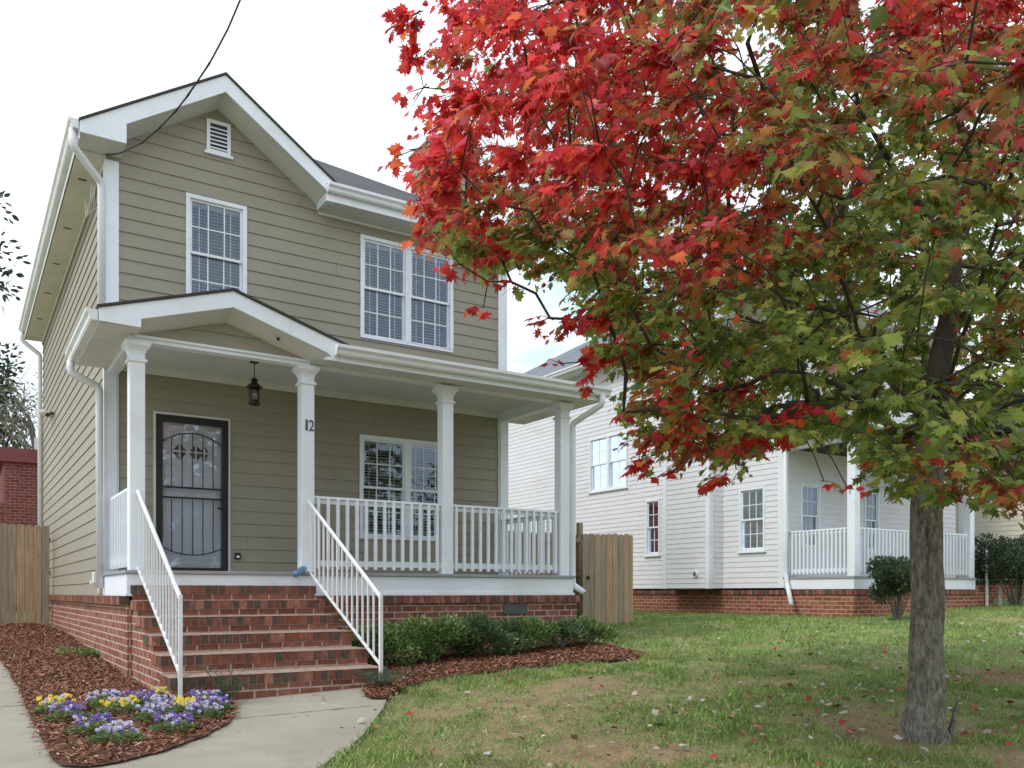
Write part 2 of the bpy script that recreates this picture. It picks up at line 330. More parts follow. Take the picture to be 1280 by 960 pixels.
def window(parent,mp,s0,s1,z0,z1,units=1,cols=3,fill='blind',tw=.055,sill=False,name='window',glass='glass',label=None):
    fr=MB()
    for a,b,c,d in((s0,s1,z1-tw,z1),(s0,s1,z0,z0+tw*.8),(s0,s0+tw,z0+tw*.8,z1-tw),(s1-tw,s1,z0+tw*.8,z1-tw)): mbox(fr,mp,a,b,-.02,.03,c,d,'trim')
    if sill: mbox(fr,mp,s0-.04,s1+.04,-.01,.055,z0-.04,z0-.002,'trim')
    mull=.095 if units==2 else 0
    iw=(s1-s0-2*tw-mull)/units
    if units==2: mbox(fr,mp,s0+tw+iw,s0+tw+iw+mull,-.02,.026,z0+tw*.8,z1-tw,'trim')
    # jamb liners going inward
    for u in range(units):
        a=s0+tw+u*(iw+mull);b=a+iw
        for p,q,c,d in((a-.01,a,z0,z1),(b,b+.01,z0,z1)): mbox(fr,mp,p,q,-.16,-.021,c+tw*.8,d-tw,'trim')
        mbox(fr,mp,a,b,-.16,-.021,z1-tw,z1-tw+.01,'trim');mbox(fr,mp,a,b,-.16,-.021,z0+tw*.8-.01,z0+tw*.8,'trim')
    w=fr.build(name,None,parent,bevel=.003)
    if label:w['label']=label
    zm=(z0+z1)/2;zi0=z0+tw*.8;zi1=z1-tw
    for u in range(units):
        a=s0+tw+u*(iw+mull);b=a+iw
        for (c,d,off,nm) in((zm-.018,zi1,.0,'upper'),(zi0,zm+.018,-.03,'lower')):
            sb=MB();st=.03
            for p,q,e,f in((a,b,d-st,d),(a,b,c,c+.036),(a,a+st,c+.036,d-st),(b-st,b,c+.036,d-st)): mbox(sb,mp,p,q,off-.03,off-.003,e,f,'trim')
            for i in range(1,cols):
                x=a+st+(b-a-2*st)*i/cols;mbox(sb,mp,x-.008,x+.008,off-.022,off-.008,c+.036,d-st,'trim')
            zc=(c+.036+d-st)/2;mbox(sb,mp,a+st,b-st,off-.0215,off-.0085,zc-.008,zc+.008,'trim')
            so=sb.build('sash',None,w)
            g=MB();oo=off-.0145;g.face([mp(a+st,oo,c+.036),mp(b-st,oo,c+.036),mp(b-st,oo,d-st),mp(a+st,oo,d-st)],glass);g.build('glass_pane',None,w,recalc=False)
        if fill=='blind':
            bl=MB();n=int((zi1-zi0)/.044)
            for i in range(n):
                z=zi0+.02+i*.044;tl=.006+random.uniform(-.002,.003);o0,o1=-.130,-.093
                A=[mp(a+.006,o1,z-tl),mp(b-.006,o1,z-tl),mp(b-.006,o0,z+tl),mp(a+.006,o0,z+tl)]
                B=[(x,y,zz+.003) for x,y,zz in A]
                bl.face(A,'blind');bl.face(B,'blind');bl.face([A[0],A[1],B[1],B[0]],'blind')
            for t in(.2,.8):
                x=a+(b-a)*t;mbox(bl,mp,x-.006,x+.006,-.084,-.083,zi0,zi1,'blind')
            mbox(bl,mp,a+.004,b-.004,-.137,-.084,zi1-.05,zi1-.002,'blind')
            bl.build('window_blind',None,w,recalc=False)
        else:
            cu=MB();n=24
            for i in range(n):
                x0=a+(b-a)*i/n;x1=a+(b-a)*(i+1)/n;o0=-.12+.02*math.sin(i*1.9);o1=-.12+.02*math.sin((i+1)*1.9)
                cu.face([mp(x0,o0,zi0),mp(x1,o1,zi0),mp(x1,o1,zi1),mp(x0,o0,zi1)],'curtain')
            cu.build('curtain',None,w)
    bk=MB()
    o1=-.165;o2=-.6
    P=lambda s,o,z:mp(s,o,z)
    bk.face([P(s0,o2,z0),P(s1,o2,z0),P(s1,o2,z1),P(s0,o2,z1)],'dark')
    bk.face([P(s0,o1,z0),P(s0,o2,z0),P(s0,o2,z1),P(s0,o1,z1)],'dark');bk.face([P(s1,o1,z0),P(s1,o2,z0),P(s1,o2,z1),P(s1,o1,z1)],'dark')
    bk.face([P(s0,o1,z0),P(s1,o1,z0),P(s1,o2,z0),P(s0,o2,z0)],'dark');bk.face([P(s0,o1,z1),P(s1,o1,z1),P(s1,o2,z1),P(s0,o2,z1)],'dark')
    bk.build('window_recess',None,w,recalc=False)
    return w
def quadslab(mb,pts,th,m,em='edge'):
    """pts: upper face polygon; slab thickness th straight down"""
    n=len(pts);lo=[(x,y,z-th) for x,y,z in pts]
    mb.face(pts,m);mb.face(lo[::-1],em)
    for i in range(n): mb.face([pts[i],pts[(i+1)%n],lo[(i+1)%n],lo[i]],em)
GUT=[(0,0),(.06,0),(.075,.02),(.082,.055),(.10,.075),(.112,.085),(.112,.125),(.098,.125),(.095,.112),(0,.112)]
def gutter(parent,mp,s0,s1,z0,m='gutter'):
    g=MB();g.prism(GUT,lambda p,q,t:mp(t,p,z0+q),s0,s1,m);return g.build('gutter',None,parent)
def downspout(parent,pts,w=.038,m='gutter'):
    # rectangular pipe with rounded turns
    P=[Vector(p) for p in pts];out=[P[0]]
    for a,b,c in zip(P,P[1:],P[2:]):
        r=.05
        d1=(a-b);d2=(c-b);r1=min(r,d1.length*.4);r2=min(r,d2.length*.4);p=b+d1.normalized()*r1;q=b+d2.normalized()*r2
        for t in(0,.33,.66,1): out.append(p*(1-t)**2+b*2*t*(1-t)+q*t*t)
    out.append(P[-1]);d=MB();d.tube(out,w*1.25,8,m,sq=(1,.8));return d.build('downspout',None,parent,smooth=True)
def rowlock(mb,mp,s0,s1,o0,o1,z0,z1,rng,bw=.068,gap=.010,mats=None):
    """course of bricks on edge, each brick its own block"""
    n=max(1,round((s1-s0)/(bw+gap)));st=(s1-s0)/n
    for i in range(n):
        a=s0+i*st+gap/2+rng.uniform(-.001,.001);j=rng.uniform(-.003,.004);k=rng.uniform(-.003,.002)
        mbox(mb,mp,a,a+st-gap,o0,o1+j,z0,z1+k,rng.choice(mats))
BM=[]
for i,c in enumerate([(.27,.095,.065),(.20,.075,.052),(.33,.14,.10),(.14,.07,.052),(.24,.105,.078),(.105,.078,.058)]):
    M['cb%d'%i]=mat_plain('fired_brick_%s'%'abcdef'[i],c,.9,.3,22,bst=.6,bsc=60,dirt=(.08,.065,.045),dsc=5,spec=.2);BM.append('cb%d'%i)
rg=random.Random(3)
# =================================================================== tan house
Wd,Dp=6.046,9.55
house=empty('tan_house',(3,4,gz(3,4)),'two-storey olive tan house with white trim, covered front porch and brick base','house')
F0=FRONT(0);S0=LEFT(0)
WIN_U1=(.977,1.788,3.82,5.37);WIN_U2=(3.478,5.055,3.82,5.37);WIN_L=(3.465,5.05,.81,2.37);DOOR=(.567,1.56,.25,2.39)
ins=lambda w,e=.02:(w[0]+e,w[1]-e,w[2]+e,w[3]-e)
b=MB()
gl=lambda z:max(.1,1.4-(6.72-z)/.645) if z>5.55 else .1
gh=lambda z:min(Wd-.1,1.4+(6.72-z)/.69) if z>5.56 else Wd-.1
OP=[ins(WIN_U1),ins(WIN_U2),ins(WIN_L),ins(DOOR)]
siding(b,F0,gl,gh,.25,5.55,.177,OP,zs=.25)
siding(b,F0,lambda z:max(.0,1.4-(6.72-z)/.645),lambda z:1.4+(6.72-z)/.69,5.5501,6.72,.177,(),zs=.25)
b.build('front_wall',None,house,recalc=False)
b=MB();siding(b,S0,lambda z:.08,lambda z:Dp,-.04,5.56,.177,(),zs=-.04);b.face([(0,0,-.5),(0,Dp,-.5),(0,Dp,5.9),(0,0,5.9)],'siding');b.build('side_wall',None,house,recalc=False)
b=MB();siding(b,(lambda s,o,z:(Wd+o,s,z)),lambda z:.08,lambda z:Dp,-.04,5.56,.177,());b.face([(Wd,0,-.5),(Wd,Dp,-.5),(Wd,Dp,5.9),(Wd,0,5.9)],'siding')
b.face([(0,Dp,-.5),(Wd,Dp,-.5),(Wd,Dp,5.9),(0,Dp,5.9)],'siding');b.build('rear_wall',None,house,recalc=False)
# corner boards
for x0,x1,sx in((-.022,.148,-1),(Wd-.148,Wd+.022,1)):
    c=MB();c.box(x0,x1,-.035,.012,.25,5.55,'trim')
    xs=(-.022,.0) if sx<0 else (Wd,Wd+.022)
    c.box(xs[0]-.001*(sx<0),xs[1]+.001*(sx>0),.0125,.11,-.03 if sx<0 else -.03,5.55,'trim');c.build('corner_board',None,house,bevel=.003)
# foundation
b=MB();b.box(-.03,0.,-.0,Dp,-1.6,-.14,'brick');b.box(-.03,Wd+.1,-1.84,-.001,-1.6,-.14,'brick');b.build('foundation',None,house)
cp=MB();rowlock(cp,S0,-1.80,Dp+.05,-.0,.10,-.135,-.04,rg,mats=BM)
rowlock(cp,FRONT(-1.82),2.12,Wd+.12,-.1,.075,-.135,-.04,rg,mats=BM)
cp.box(-.085,-.02,-1.79,Dp,-.14,-.05,'mortar');cp.box(2.1,Wd+.11,-1.88,-1.75,-.14,-.05,'mortar')
cp.build('brick_cap',None,house)
v=MB();v.box(4.86,5.26,-1.855,-1.83,-.30,-.16,'vent')
for i in range(5): v.box(4.87,5.25,-1.862,-1.852,-.285+i*.025,-.277+i*.025,'vent')
v.build('crawl_vent',None,house)
# windows
window(house,F0,*WIN_U1,label='white single sash window above the porch gable')
window(house,F0,*WIN_U2,units=2,label='white double window with blinds on the upper floor')
window(house,F0,*WIN_L,units=2,label='white double window behind the porch railing')
# gable vent
g=MB();X0,X1=1.30-.02,1.60
# measured on the wall: frame 1.27..1.56, z 5.93..6.37
X0,X1,Z0,Z1=1.245,1.565,6.00,6.44
for a,c,d,e in((X0,X1,Z1-.045,Z1),(X0,X1,Z0,Z0+.04),(X0,X0+.045,Z0+.04,Z1-.045),(X1-.045,X1,Z0+.04,Z1-.045)): mbox(g,F0,a,c,0,.035,d,e,'trim')
mbox(g,F0,X0-.03,X1+.03,0,.05,Z0-.035,Z0-.001,'trim')
g.face([(X0+.04,-.016,Z0+.03),(X1-.04,-.016,Z0+.03),(X1-.04,-.016,Z1-.04),(X0+.04,-.016,Z1-.04)],'black')
for i in range(6):
    z=Z0+.052+i*.054
    g.face([(X0+.045,-.034,z),(X1-.045,-.034,z),(X1-.045,-.020,z+.03),(X0+.045,-.020,z+.03)],'trim')
g.build('gable_vent',None,house,recalc=False)
# --- main roof (hip) and front gable
EZ=5.80;P=.62
x0,x1,y0,y1=-.36,6.46,-.42,Dp+.12
xm=(x0+x1)/2;hw=xm-x0;rz=EZ+hw*P
A,B,C_,D_=(x0,y0,EZ),(x1,y0,EZ),(x1,y1,EZ),(x0,y1,EZ);R1=(xm,y0+hw,rz);R2=(xm,y1-hw,rz)
r=MB()
def tri_slab(mb,pts,m='shingle'): quadslab(mb,pts,.03,m)
for pts in([B,C_,R2,R1],[C_,D_,R2],[D_,(x0,.95,EZ),(1.42,1.38,6.905),R1,R2]): tri_slab(r,pts)
# the front slope is cut where the gable sits
tri_slab(r,[(2.80,y0,EZ),B,R1,(1.6,y0+1.25,EZ+1.25*P)])
r.build('main_roof',None,house,recalc=False)
GP,GS,GX=6.91,.69,1.40
r=MB()
for sx,xe in((-1,-.36),(1,2.97)):
    ze=5.79 if sx<0 else GP-GS*abs(xe-GX)
    pts=[(GX,-.44,GP),(xe,-.44,ze),(xe,1.0 if sx<0 else -.35,ze),(GX,1.75,GP)]
    if sx>0: pts=[(GX,-.44,GP),(GX,1.75,GP),(xe,-.38,ze),(xe,-.44,ze)]
    quadslab(r,pts,.03,'shingle')
r.build('gable_roof',None,house,recalc=False)
f=MB();ym=-.415
fas=[(-.35,5.63),(.18,5.63),(.18,5.875),(GX,6.655),(2.86,5.66),(2.93,5.66),(2.93,GP-.035-GS*(2.93-GX)),(GX,GP-.035),(-.35,5.762)]
f.face([(x,-.42,z) for x,z in fas],'trim');f.face([(x,-.39,z) for x,z in fas][::-1],'trim')
for i in range(len(fas)):
    (a,c),(d,e)=fas[i],fas[(i+1)%len(fas)];f.face([(a,-.42,c),(d,-.42,e),(d,-.39,e),(a,-.39,c)],'trim')
f.box(2.80,2.934,-.414,-.001,5.557,5.668,'trim');f.build('rake_board',None,house)
s=MB()
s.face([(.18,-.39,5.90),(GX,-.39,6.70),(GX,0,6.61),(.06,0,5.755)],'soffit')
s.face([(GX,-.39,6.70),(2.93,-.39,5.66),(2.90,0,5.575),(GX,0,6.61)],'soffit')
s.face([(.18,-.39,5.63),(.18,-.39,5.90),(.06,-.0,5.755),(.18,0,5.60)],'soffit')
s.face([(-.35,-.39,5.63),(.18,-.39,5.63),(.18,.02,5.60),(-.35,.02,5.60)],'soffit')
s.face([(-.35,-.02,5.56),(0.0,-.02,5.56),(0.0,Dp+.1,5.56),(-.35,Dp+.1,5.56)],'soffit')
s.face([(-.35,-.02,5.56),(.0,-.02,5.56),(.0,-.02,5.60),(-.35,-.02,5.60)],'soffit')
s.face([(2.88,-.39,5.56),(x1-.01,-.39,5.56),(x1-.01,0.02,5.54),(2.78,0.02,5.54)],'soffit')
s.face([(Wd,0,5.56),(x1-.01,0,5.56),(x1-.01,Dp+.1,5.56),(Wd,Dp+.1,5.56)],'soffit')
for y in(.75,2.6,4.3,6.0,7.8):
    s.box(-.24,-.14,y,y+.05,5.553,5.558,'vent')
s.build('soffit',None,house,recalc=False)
# frieze boards on the wall
b=MB();b.box(2.82,Wd+.02,-.026,-.004,5.51,5.545,'trim')
0 and b.prism([(.06,5.655),(GX,6.58),(2.84,5.585),(2.84,5.535),(GX,6.53),(.06,5.60)],lambda p,q,t:(p,t,q),-.026,-.003,'trim')
b.box(-.03,-.018,.1,Dp,5.47,5.558,'soffit')
b.build('frieze_board',None,house)
f=MB();f.box(2.935,x1,-.415,-.39,5.56,EZ-.032,'trim');f.box(x0,x0+.02,-.385,Dp+.12,5.56,EZ-.032,'trim');f.box(x1-.02,x1,-.389,Dp+.1,5.56,EZ-.032,'trim');f.box(x0+.02,x1-.02,Dp+.09,Dp+.11,5.56,EZ-.032,'trim')
f.build('fascia',None,house)
gutter(house,FRONT(-.416),2.80,x1+.1,5.665);gutter(house,LEFT(x0-.001),-.42,Dp+.12,5.665)
downspout(house,[(-.415,-.33,5.68),(-.415,-.33,5.48),(-.06,-.05,5.22),(-.06,-.05,3.20)])
downspout(house,[(-.415,9.5,5.68),(-.415,9.5,5.50),(-.07,9.46,5.22),(-.07,9.46,-.4)])
# chimney chase clad in siding on the right side of the roof
c=MB();cx0,cx1,cy0,cy1=5.75,6.70,2.1,2.9
siding(c,FRONT(cy0),lambda z:cx0,lambda z:cx1,-.8,8.35,.177,());siding(c,LEFT(cx0),lambda z:cy0,lambda z:cy1,5.6,8.35,.177,())
c.box(cx0+.01,cx1-.01,cy0+.01,cy1,-.8,8.35,'siding');c.box(cx0-.06,cx1+.06,cy0-.06,cy1+.06,8.35,8.45,'trim');c.build('chimney_chase',None,house,recalc=False)
# ------------------------------------------------------------------ porch
FL=.25;PY=-1.80
d=MB();d.box(-.06,Wd+.07,-1.86,-.005,.212,FL,'deck');d.build('porch_floor',None,house,bevel=.004)
d=MB();d.box(-.035,Wd+.045,-1.83,-1.80,-.0,.21,'trim');d.box(-.05,Wd+.06,-1.85,-1.80,-.038,-.002,'trim')
d.box(-.035,-.008,-1.80,-.06,-.038,.21,'trim');d.box(Wd+.015,Wd+.045,-1.8,0,-.038,.21,'trim');d.build('porch_skirt',None,house,bevel=.003)
pw=.163;ds=(Wd-pw)/3;PX=[i*ds for i in range(4)]
for i,x in enumerate(PX):
    p=MB();p.box(x,x+pw,PY,PY+pw,FL,2.80,'trim');po=p.build('porch_post',None,house,bevel=.006)
    if i==0: po['label']='white square post at the left corner of the porch'
    c=MB();cx,cy=x+pw/2,PY+pw/2
    def ring(z0,h0,z1,h1):
        q=[(cx-h0,cy-h0,z0),(cx+h0,cy-h0,z0),(cx+h0,cy+h0,z0),(cx-h0,cy+h0,z0)];w=[(cx-h1,cy-h1,z1),(cx+h1,cy-h1,z1),(cx+h1,cy+h1,z1),(cx-h1,cy+h1,z1)]
        c.face(q[::-1],'trim');c.face(w,'trim')
        for k in range(4): c.face([q[k],q[(k+1)%4],w[(k+1)%4],w[k]],'trim')
    ring(2.565,.083,2.575,.10);ring(2.575,.10,2.60,.10);ring(2.60,.10,2.61,.083);ring(2.665,.083,2.70,.092);ring(2.70,.092,2.745,.128);ring(2.745,.135,2.797,.135)
    c.build('capital',None,po,recalc=False)
# pilasters on the wall
for a_,b_ in((-.03,.12),(Wd-.12,Wd+.03)):
    p=MB();p.box(a_,b_,-.055,-.037,FL,2.86,'trim');p.build('pilaster',None,house)
b=MB();b.box(0,Wd,PY+.01,PY+.15,2.80,2.99,'trim');b.box(.01,.14,PY+.15,-.001,2.80,2.985,'trim');b.box(Wd-.14,Wd-.01,PY+.15,-.001,2.80,2.985,'trim');b.build('porch_beam',None,house,bevel=.003)
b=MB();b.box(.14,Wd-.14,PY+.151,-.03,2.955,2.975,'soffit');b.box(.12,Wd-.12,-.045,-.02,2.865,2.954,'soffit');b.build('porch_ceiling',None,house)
# porch roof: small front gable over the steps and a shed to its right
HX,HP,HS=1.05,3.476,.31
r=MB();YF=-2.12
quadslab(r,[(HX,YF-.02,HP),(-.37,YF-.02,HP-HS*(HX+.37)),(-.37,0,HP-HS*(HX+.37)),(HX,0,HP)],.028,'shingle')
quadslab(r,[(HX,0,HP),(2.55,0,HP-HS*1.5),(2.55,YF-.02,HP-HS*1.5),(HX,YF-.02,HP)],.028,'shingle')
quadslab(r,[(2.30,YF,3.025),(6.46,YF,3.025),(6.46,0,3.60),(2.0,0,3.60)],.028,'shingle')
r.build('porch_roof',None,house,recalc=False)
YT0=PY+.008
f=MB();fas=[(-.35,2.875),(.067,2.868),(.067,2.962),(HX,3.262),(2.18,2.905),(2.24,2.85),(2.33,2.85),(2.33,HP-.032-HS*1.28),(HX,HP-.032),(-.35,HP-.032-HS*1.40)]
for y,o in((YF,1),(YF+.03,-1)): f.face([(x,y,z) for x,z in fas][::o],'trim')
for i in range(len(fas)):
    (a,c),(d,e)=fas[i],fas[(i+1)%len(fas)];f.face([(a,YF,c),(d,YF,e),(d,YF+.03,e),(a,YF+.03,c)],'trim')
f.box(2.16,2.334,YF+.002,YT0,2.824,2.862,'trim');f.box(2.335,6.42,YF-.001,YF+.025,2.82,2.995,'trim');f.box(-.36,-.335,YF+.031,0,2.868,3.0,'trim')
f.build('porch_fascia',None,house)
s=MB();YT=PY+.008
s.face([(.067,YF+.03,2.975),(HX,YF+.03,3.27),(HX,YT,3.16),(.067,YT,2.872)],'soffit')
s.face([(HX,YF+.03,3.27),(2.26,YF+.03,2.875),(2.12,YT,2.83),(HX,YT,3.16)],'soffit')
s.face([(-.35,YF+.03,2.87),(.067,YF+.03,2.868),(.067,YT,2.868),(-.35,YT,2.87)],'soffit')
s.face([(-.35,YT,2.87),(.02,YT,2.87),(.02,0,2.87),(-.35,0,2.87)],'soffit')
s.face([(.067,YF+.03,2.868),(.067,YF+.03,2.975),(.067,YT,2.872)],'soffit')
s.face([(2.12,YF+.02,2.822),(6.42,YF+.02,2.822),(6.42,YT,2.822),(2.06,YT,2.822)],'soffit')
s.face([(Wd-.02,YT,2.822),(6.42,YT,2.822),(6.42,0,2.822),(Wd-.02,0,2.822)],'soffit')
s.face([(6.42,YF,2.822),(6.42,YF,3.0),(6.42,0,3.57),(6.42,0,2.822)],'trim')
s.box(1.60,1.63,-1.97,-1.95,3.01,3.04,'black')
s.build('porch_soffit',None,house,recalc=False)
b=MB()
for y in(PY+.004,):
    siding(b,FRONT(y),lambda z:HX-(3.165-z)/.31,lambda z:HX+(3.165-z)/.31,2.872,3.165,.177,(),zs=2.855)
b.box(0.05,2.10,PY-.012,PY+.008,2.845,2.873,'trim')
b.build('porch_gable',None,house,recalc=False)
gutter(house,FRONT(YF-.002),2.26,6.50,2.885);gutter(house,LEFT(-.361),YF,-.02,2.875)
downspout(house,[(-.42,-.13,2.89),(-.42,-.13,2.74),(-.09,-.10,2.60),(-.085,-.10,.06)])
downspout(house,[(6.36,YF-.06,2.90),(6.36,YF-.06,2.76),(6.13,-1.76,2.52),(6.13,-1.76,.12),(6.22,-1.92,.0)])
# railings
def railing(parent,pa,pb,z_t,z_b,n,zt2=None,zb2=None,name='porch_railing'):
    """pa,pb: (x,y) ends; straight picket rail"""
    A=Vector((pa[0],pa[1]));B=Vector((pb[0],pb[1]));L=(B-A).length;t=(B-A)/L;nn=Vector((-t.y,t.x))
    def bar(mb,z,h,w):
        q=[];
        for p in(A,B):
            for s_ in(-1,1): q.append((p.x+nn.x*w*s_,p.y+nn.y*w*s_))
        pts=[q[0],q[1],q[3],q[2]];mb.face([(x,y,z) for x,y in pts],'trim');mb.face([(x,y,z+h) for x,y in pts],'trim')
        for i in range(4):
            a,b_=pts[i],pts[(i+1)%4];mb.face([(*a,z),(*b_,z),(*b_,z+h),(*a,z+h)],'trim')
    m=MB();bar(m,z_t-.03,.03,.045);bar(m,z_t-.09,.055,.017);bar(m,z_b,.075,.017);ro=m.build(name,None,parent)
    org=root_loc(parent);w=.018
    first=None
    for i in range(n):
        p=A+t*(L*(i+.5)/n);off=nn*(-.036)
        if first is None:
            k=MB();c=(p.x+off.x,p.y+off.y)
            k.box(c[0]-w,c[0]+w,c[1]-w,c[1]+w,z_b-.035,z_t-.032,'trim');first=k.build('baluster',None,ro);p0=p
        else: dup(first,ro,(p.x-p0.x,p.y-p0.y,0))
    return ro
ZT,ZB=1.205,.33
railing(house,(PX[1]+pw,PY+.08),(PX[2],PY+.08),ZT,ZB,14);railing(house,(PX[2]+pw,PY+.08),(PX[3],PY+.08),ZT,ZB,14)
railing(house,(.08,-.06),(.08,PY+pw),ZT,ZB,12);railing(house,(Wd-.08,PY+pw),(Wd-.08,-.06),ZT,ZB,12)
# steps
ns=[-1.88,-2.20,-2.64,-3.08,-3.52,-3.95];zt=[.08-.171*i for i in range(6)]
st=MB();xl,xr=.0,2.12
prev=-1.85
for i,(y,z) in enumerate(zip(ns,zt)):
    back=-1.835 if i==0 else ns[i-1]+.03
    nz=.098
    st.box(xl+.02,xr-.02,y+.02,back,-1.35,z-nz,'brick')
    st.box(xl+.012,xr-.012,y+.012,back,z-nz,z-.006,'mortar')
    rowlock(st,FRONT(y+.17),xl,xr,-.0,.17,z-nz+.006,z,rg,mats=BM+BM[1:4:2]+[BM[5]],gap=.011)
    st.box(xl+.004,xr-.004,y+.004,back,z+.0015,z+.005,'tread')
    # rowlock returns on the left cheek
    rowlock(st,LEFT(xl+.17),y+.18,back,-.0,.168,z-nz+.006,z-.001,rg,mats=BM,bw=.203)
st.build('front_steps',None,house)
def metal_rail(x):
    top=[(x,PY,1.13),(x,-3.90,-.005),(x,-3.985,-.06),(x,-3.97,-.11)];bot=[(x,PY,.275),(x,-3.97,-.745)]
    gzp=-1.0
    r=MB();r.tube(top[:3],.021,6,'rail');r.tube([top[1],top[2],top[3]],.018,6,'rail');r.tube(bot,.016,4,'rail');r.tube([(x,-3.975,-.02),(x,-3.975,gzp)],.024,4,'rail')
    ro=r.build('stair_railing',None,house)
    n=14
    for i in range(n):
        y=PY-.06-(i+.0)*(2.05/n)-.03
        zt_=1.13+(y-PY)*(1.135/2.1);zb_=.275+(y-PY)*(1.02/2.17)
        k=MB();k.box(x-.009,x+.009,y-.009,y+.009,zb_,zt_,'rail');k.build('baluster',None,ro)
metal_rail(.085);metal_rail(2.045)
# security door
dr=MB();s0,s1,z0,z1=DOOR
for a,c,e,f_ in((s0,s1,z1-.03,z1),(s0,s0+.03,z0,z1-.03),(s1-.03,s1,z0,z1-.03)): mbox(dr,F0,a,c,-.05,.03,e,f_,'soffit')
door=dr.build('security_door',None,house)
k=MB();a0,a1,c0,c1=s0+.03,s1-.03,z0+.01,z1-.03
for a,c,e,f_ in((a0,a1,c1-.09,c1),(a0,a1,c0,c0+.075),(a0,a0+.085,c0+.075,c1-.09),(a1-.085,a1,c0+.075,c1-.09)): mbox(k,F0,a,c,-.03,.04,e,f_,'black')
k.build('door_frame',None,door,bevel=.004)
g0,g1,h0,h1=a0+.085,a1-.085,c0+.075,c1-.09
k=MB();yb=-.02
def bar(p,q,r_=.007): k.tube([(p[0],yb,p[1]),(q[0],yb,q[1])],r_,6,'black')
def arc(za,zc,up):
    pts=[]
    for i in range(17):
        t=i/16;x=g0+(g1-g0)*t;pts.append((x,yb,za+(zc-za)*(1-(2*t-1)**2)))
    k.tube(pts,.008,6,'black')
arc(2.01,2.145,1);arc(.60,.505,0)
for zb in(1.405,1.27): k.box(g0,g1,yb-.012,yb+.006,zb-.012,zb+.012,'black')
for i in range(1,6):
    t=i/6+(.0);x=g0+(g1-g0)*(.06+.88*(i-.5)/5);tt=(x-g0)/(g1-g0)
    bar((x,1.40),(x,2.01+.135*(1-(2*tt-1)**2)));bar((x,1.27),(x,.60-.095*(1-(2*tt-1)**2)))
k.build('iron_bars',None,door)
k=MB();k.box(g1-.01,g1+.05,-.07,-.03,1.09,1.36,'black');k.lathe((g1+.02,-.075,1.32),[(.02,0),(.025,.01),(.02,.03)],10,'black')
k.tube([(g1+.02,-.07,1.14),(g1-.07,-.085,1.15)],.012,8,'black');k.tube([(g1+.02,-.07,1.33),(g1+.02,-.10,1.33)],.02,8,'black');k.build('door_handle',None,door)
k=MB();mbox(k,F0,g0-.02,g1+.02,-.10,-.06,c0,c1,'door')
# raised panels
pw_=(g1-g0-.18)/2
for j,(e,f_) in enumerate(((.42,.95),(1.08,1.62))):
    for i in(0,1):
        a=g0+.05+i*(pw_+.08)
        mbox(k,F0,a,a+pw_,-.06,-.052,e,f_,'door');mbox(k,F0,a+.03,a+pw_-.03,-.052,-.046,e+.03,f_-.03,'door')
k.build('inner_door',None,door,bevel=.004)
k=MB()
cx_=(g0+g1)/2-.02;cz=1.90
for ox in(-.13,.08,.19):
    for sx in(-1,1):
        w_=.085 if ox!=.19 else .05
        k.face([(cx_+ox+sx*.012,-.061+.0,cz+.015),(cx_+ox+sx*w_,-.061,cz+.015),(cx_+ox+sx*.012,-.061,cz+.10)],'black')
        k.face([(cx_+ox+sx*.012,-.061,cz-.012),(cx_+ox+sx*w_,-.061,cz-.012),(cx_+ox+sx*.012,-.061,cz-.12)],'black')
for f_ in range(len(k.v)): k.v[f_]=(k.v[f_][0],.0585,k.v[f_][2])
k.build('fanlight',None,door,recalc=False)
k=MB();k.face([(g0,.005,h0),(g1,.005,h0),(g1,.005,h1),(g0,.005,h1)],'door_glass');k.build('glass_pane',None,door,recalc=False)
k=MB();k.box(s0-.01,s1+.01,-.07,.02,FL,FL+.012,'deck');k.build('threshold',None,door)
# house number on the second post
def txt(ch,x,w,parent):
    cu=bpy.data.curves.new('digit','FONT');cu.body=ch;cu.size=.2;cu.extrude=.004
    o=bpy.data.objects.new('tmp',cu);COL.objects.link(o);bpy.context.view_layer.update()
    dg=bpy.context.evaluated_depsgraph_get();me=bpy.data.meshes.new_from_object(o.evaluated_get(dg));bpy.data.objects.remove(o)
    xs=[v.co.x for v in me.vertices];ys=[v.co.y for v in me.vertices];org=root_loc(parent)
    sx=w/(max(xs)-min(xs));sy=.135/(max(ys)-min(ys))
    for v in me.vertices:
        X_,Y_,Z_=v.co;v.co=(x+(X_-min(xs))*sx-org[0],PY-.006-Z_-org[1],2.0+(Y_-min(ys))*sy-org[2])
    me.materials.clear();me.materials.append(M['numeral'])
    return me
M['numeral']=mat_plain('weathered_dark_metal',(.10,.11,.12),.4,.3,20,metal=.5)
me=txt('1',PX[1]+.048,.026,house);n=bpy.data.objects.new('house_number',me);COL.objects.link(n);n.parent=house;n['label']='dark numerals 12 on the second porch post'
me=txt('2',PX[1]+.092,.062,house);n2=bpy.data.objects.new('digit',me);COL.objects.link(n2);n2.parent=n
# bell push / outlet by the door, hose box on the side wall, flood light
k=MB();k.box(1.62,1.70,-.045,-.012,.46,.55,'black');k.box(1.635,1.685,-.055,-.045,.475,.515,'plastic');k.build('wall_outlet',None,house,bevel=.004)
k=MB();k.box(-.12,-.012,.22,.36,.12,.27,'plastic');k.box(-.15,-.10,.25,.33,.10,.16,'plastic');k.tube([(-.06,.18,.22),(-.06,.18,.0),(-.05,.2,-.03)],.018,8,'siding');k.build('utility_box',None,house,bevel=.006)
k=MB();k.lathe((-.05,7.3,3.50),[(.06,0),(.06,.03)],12,'plastic');k.tube([(-.03,7.3,3.5),(-.16,7.25,3.55),(-.28,7.2,3.50)],[.035,.07,.085],10,'plastic');k.tube([(-.03,7.0,3.52),(-.15,6.6,3.40)],[.03,.035],8,'black');k.build('flood_light',None,house)
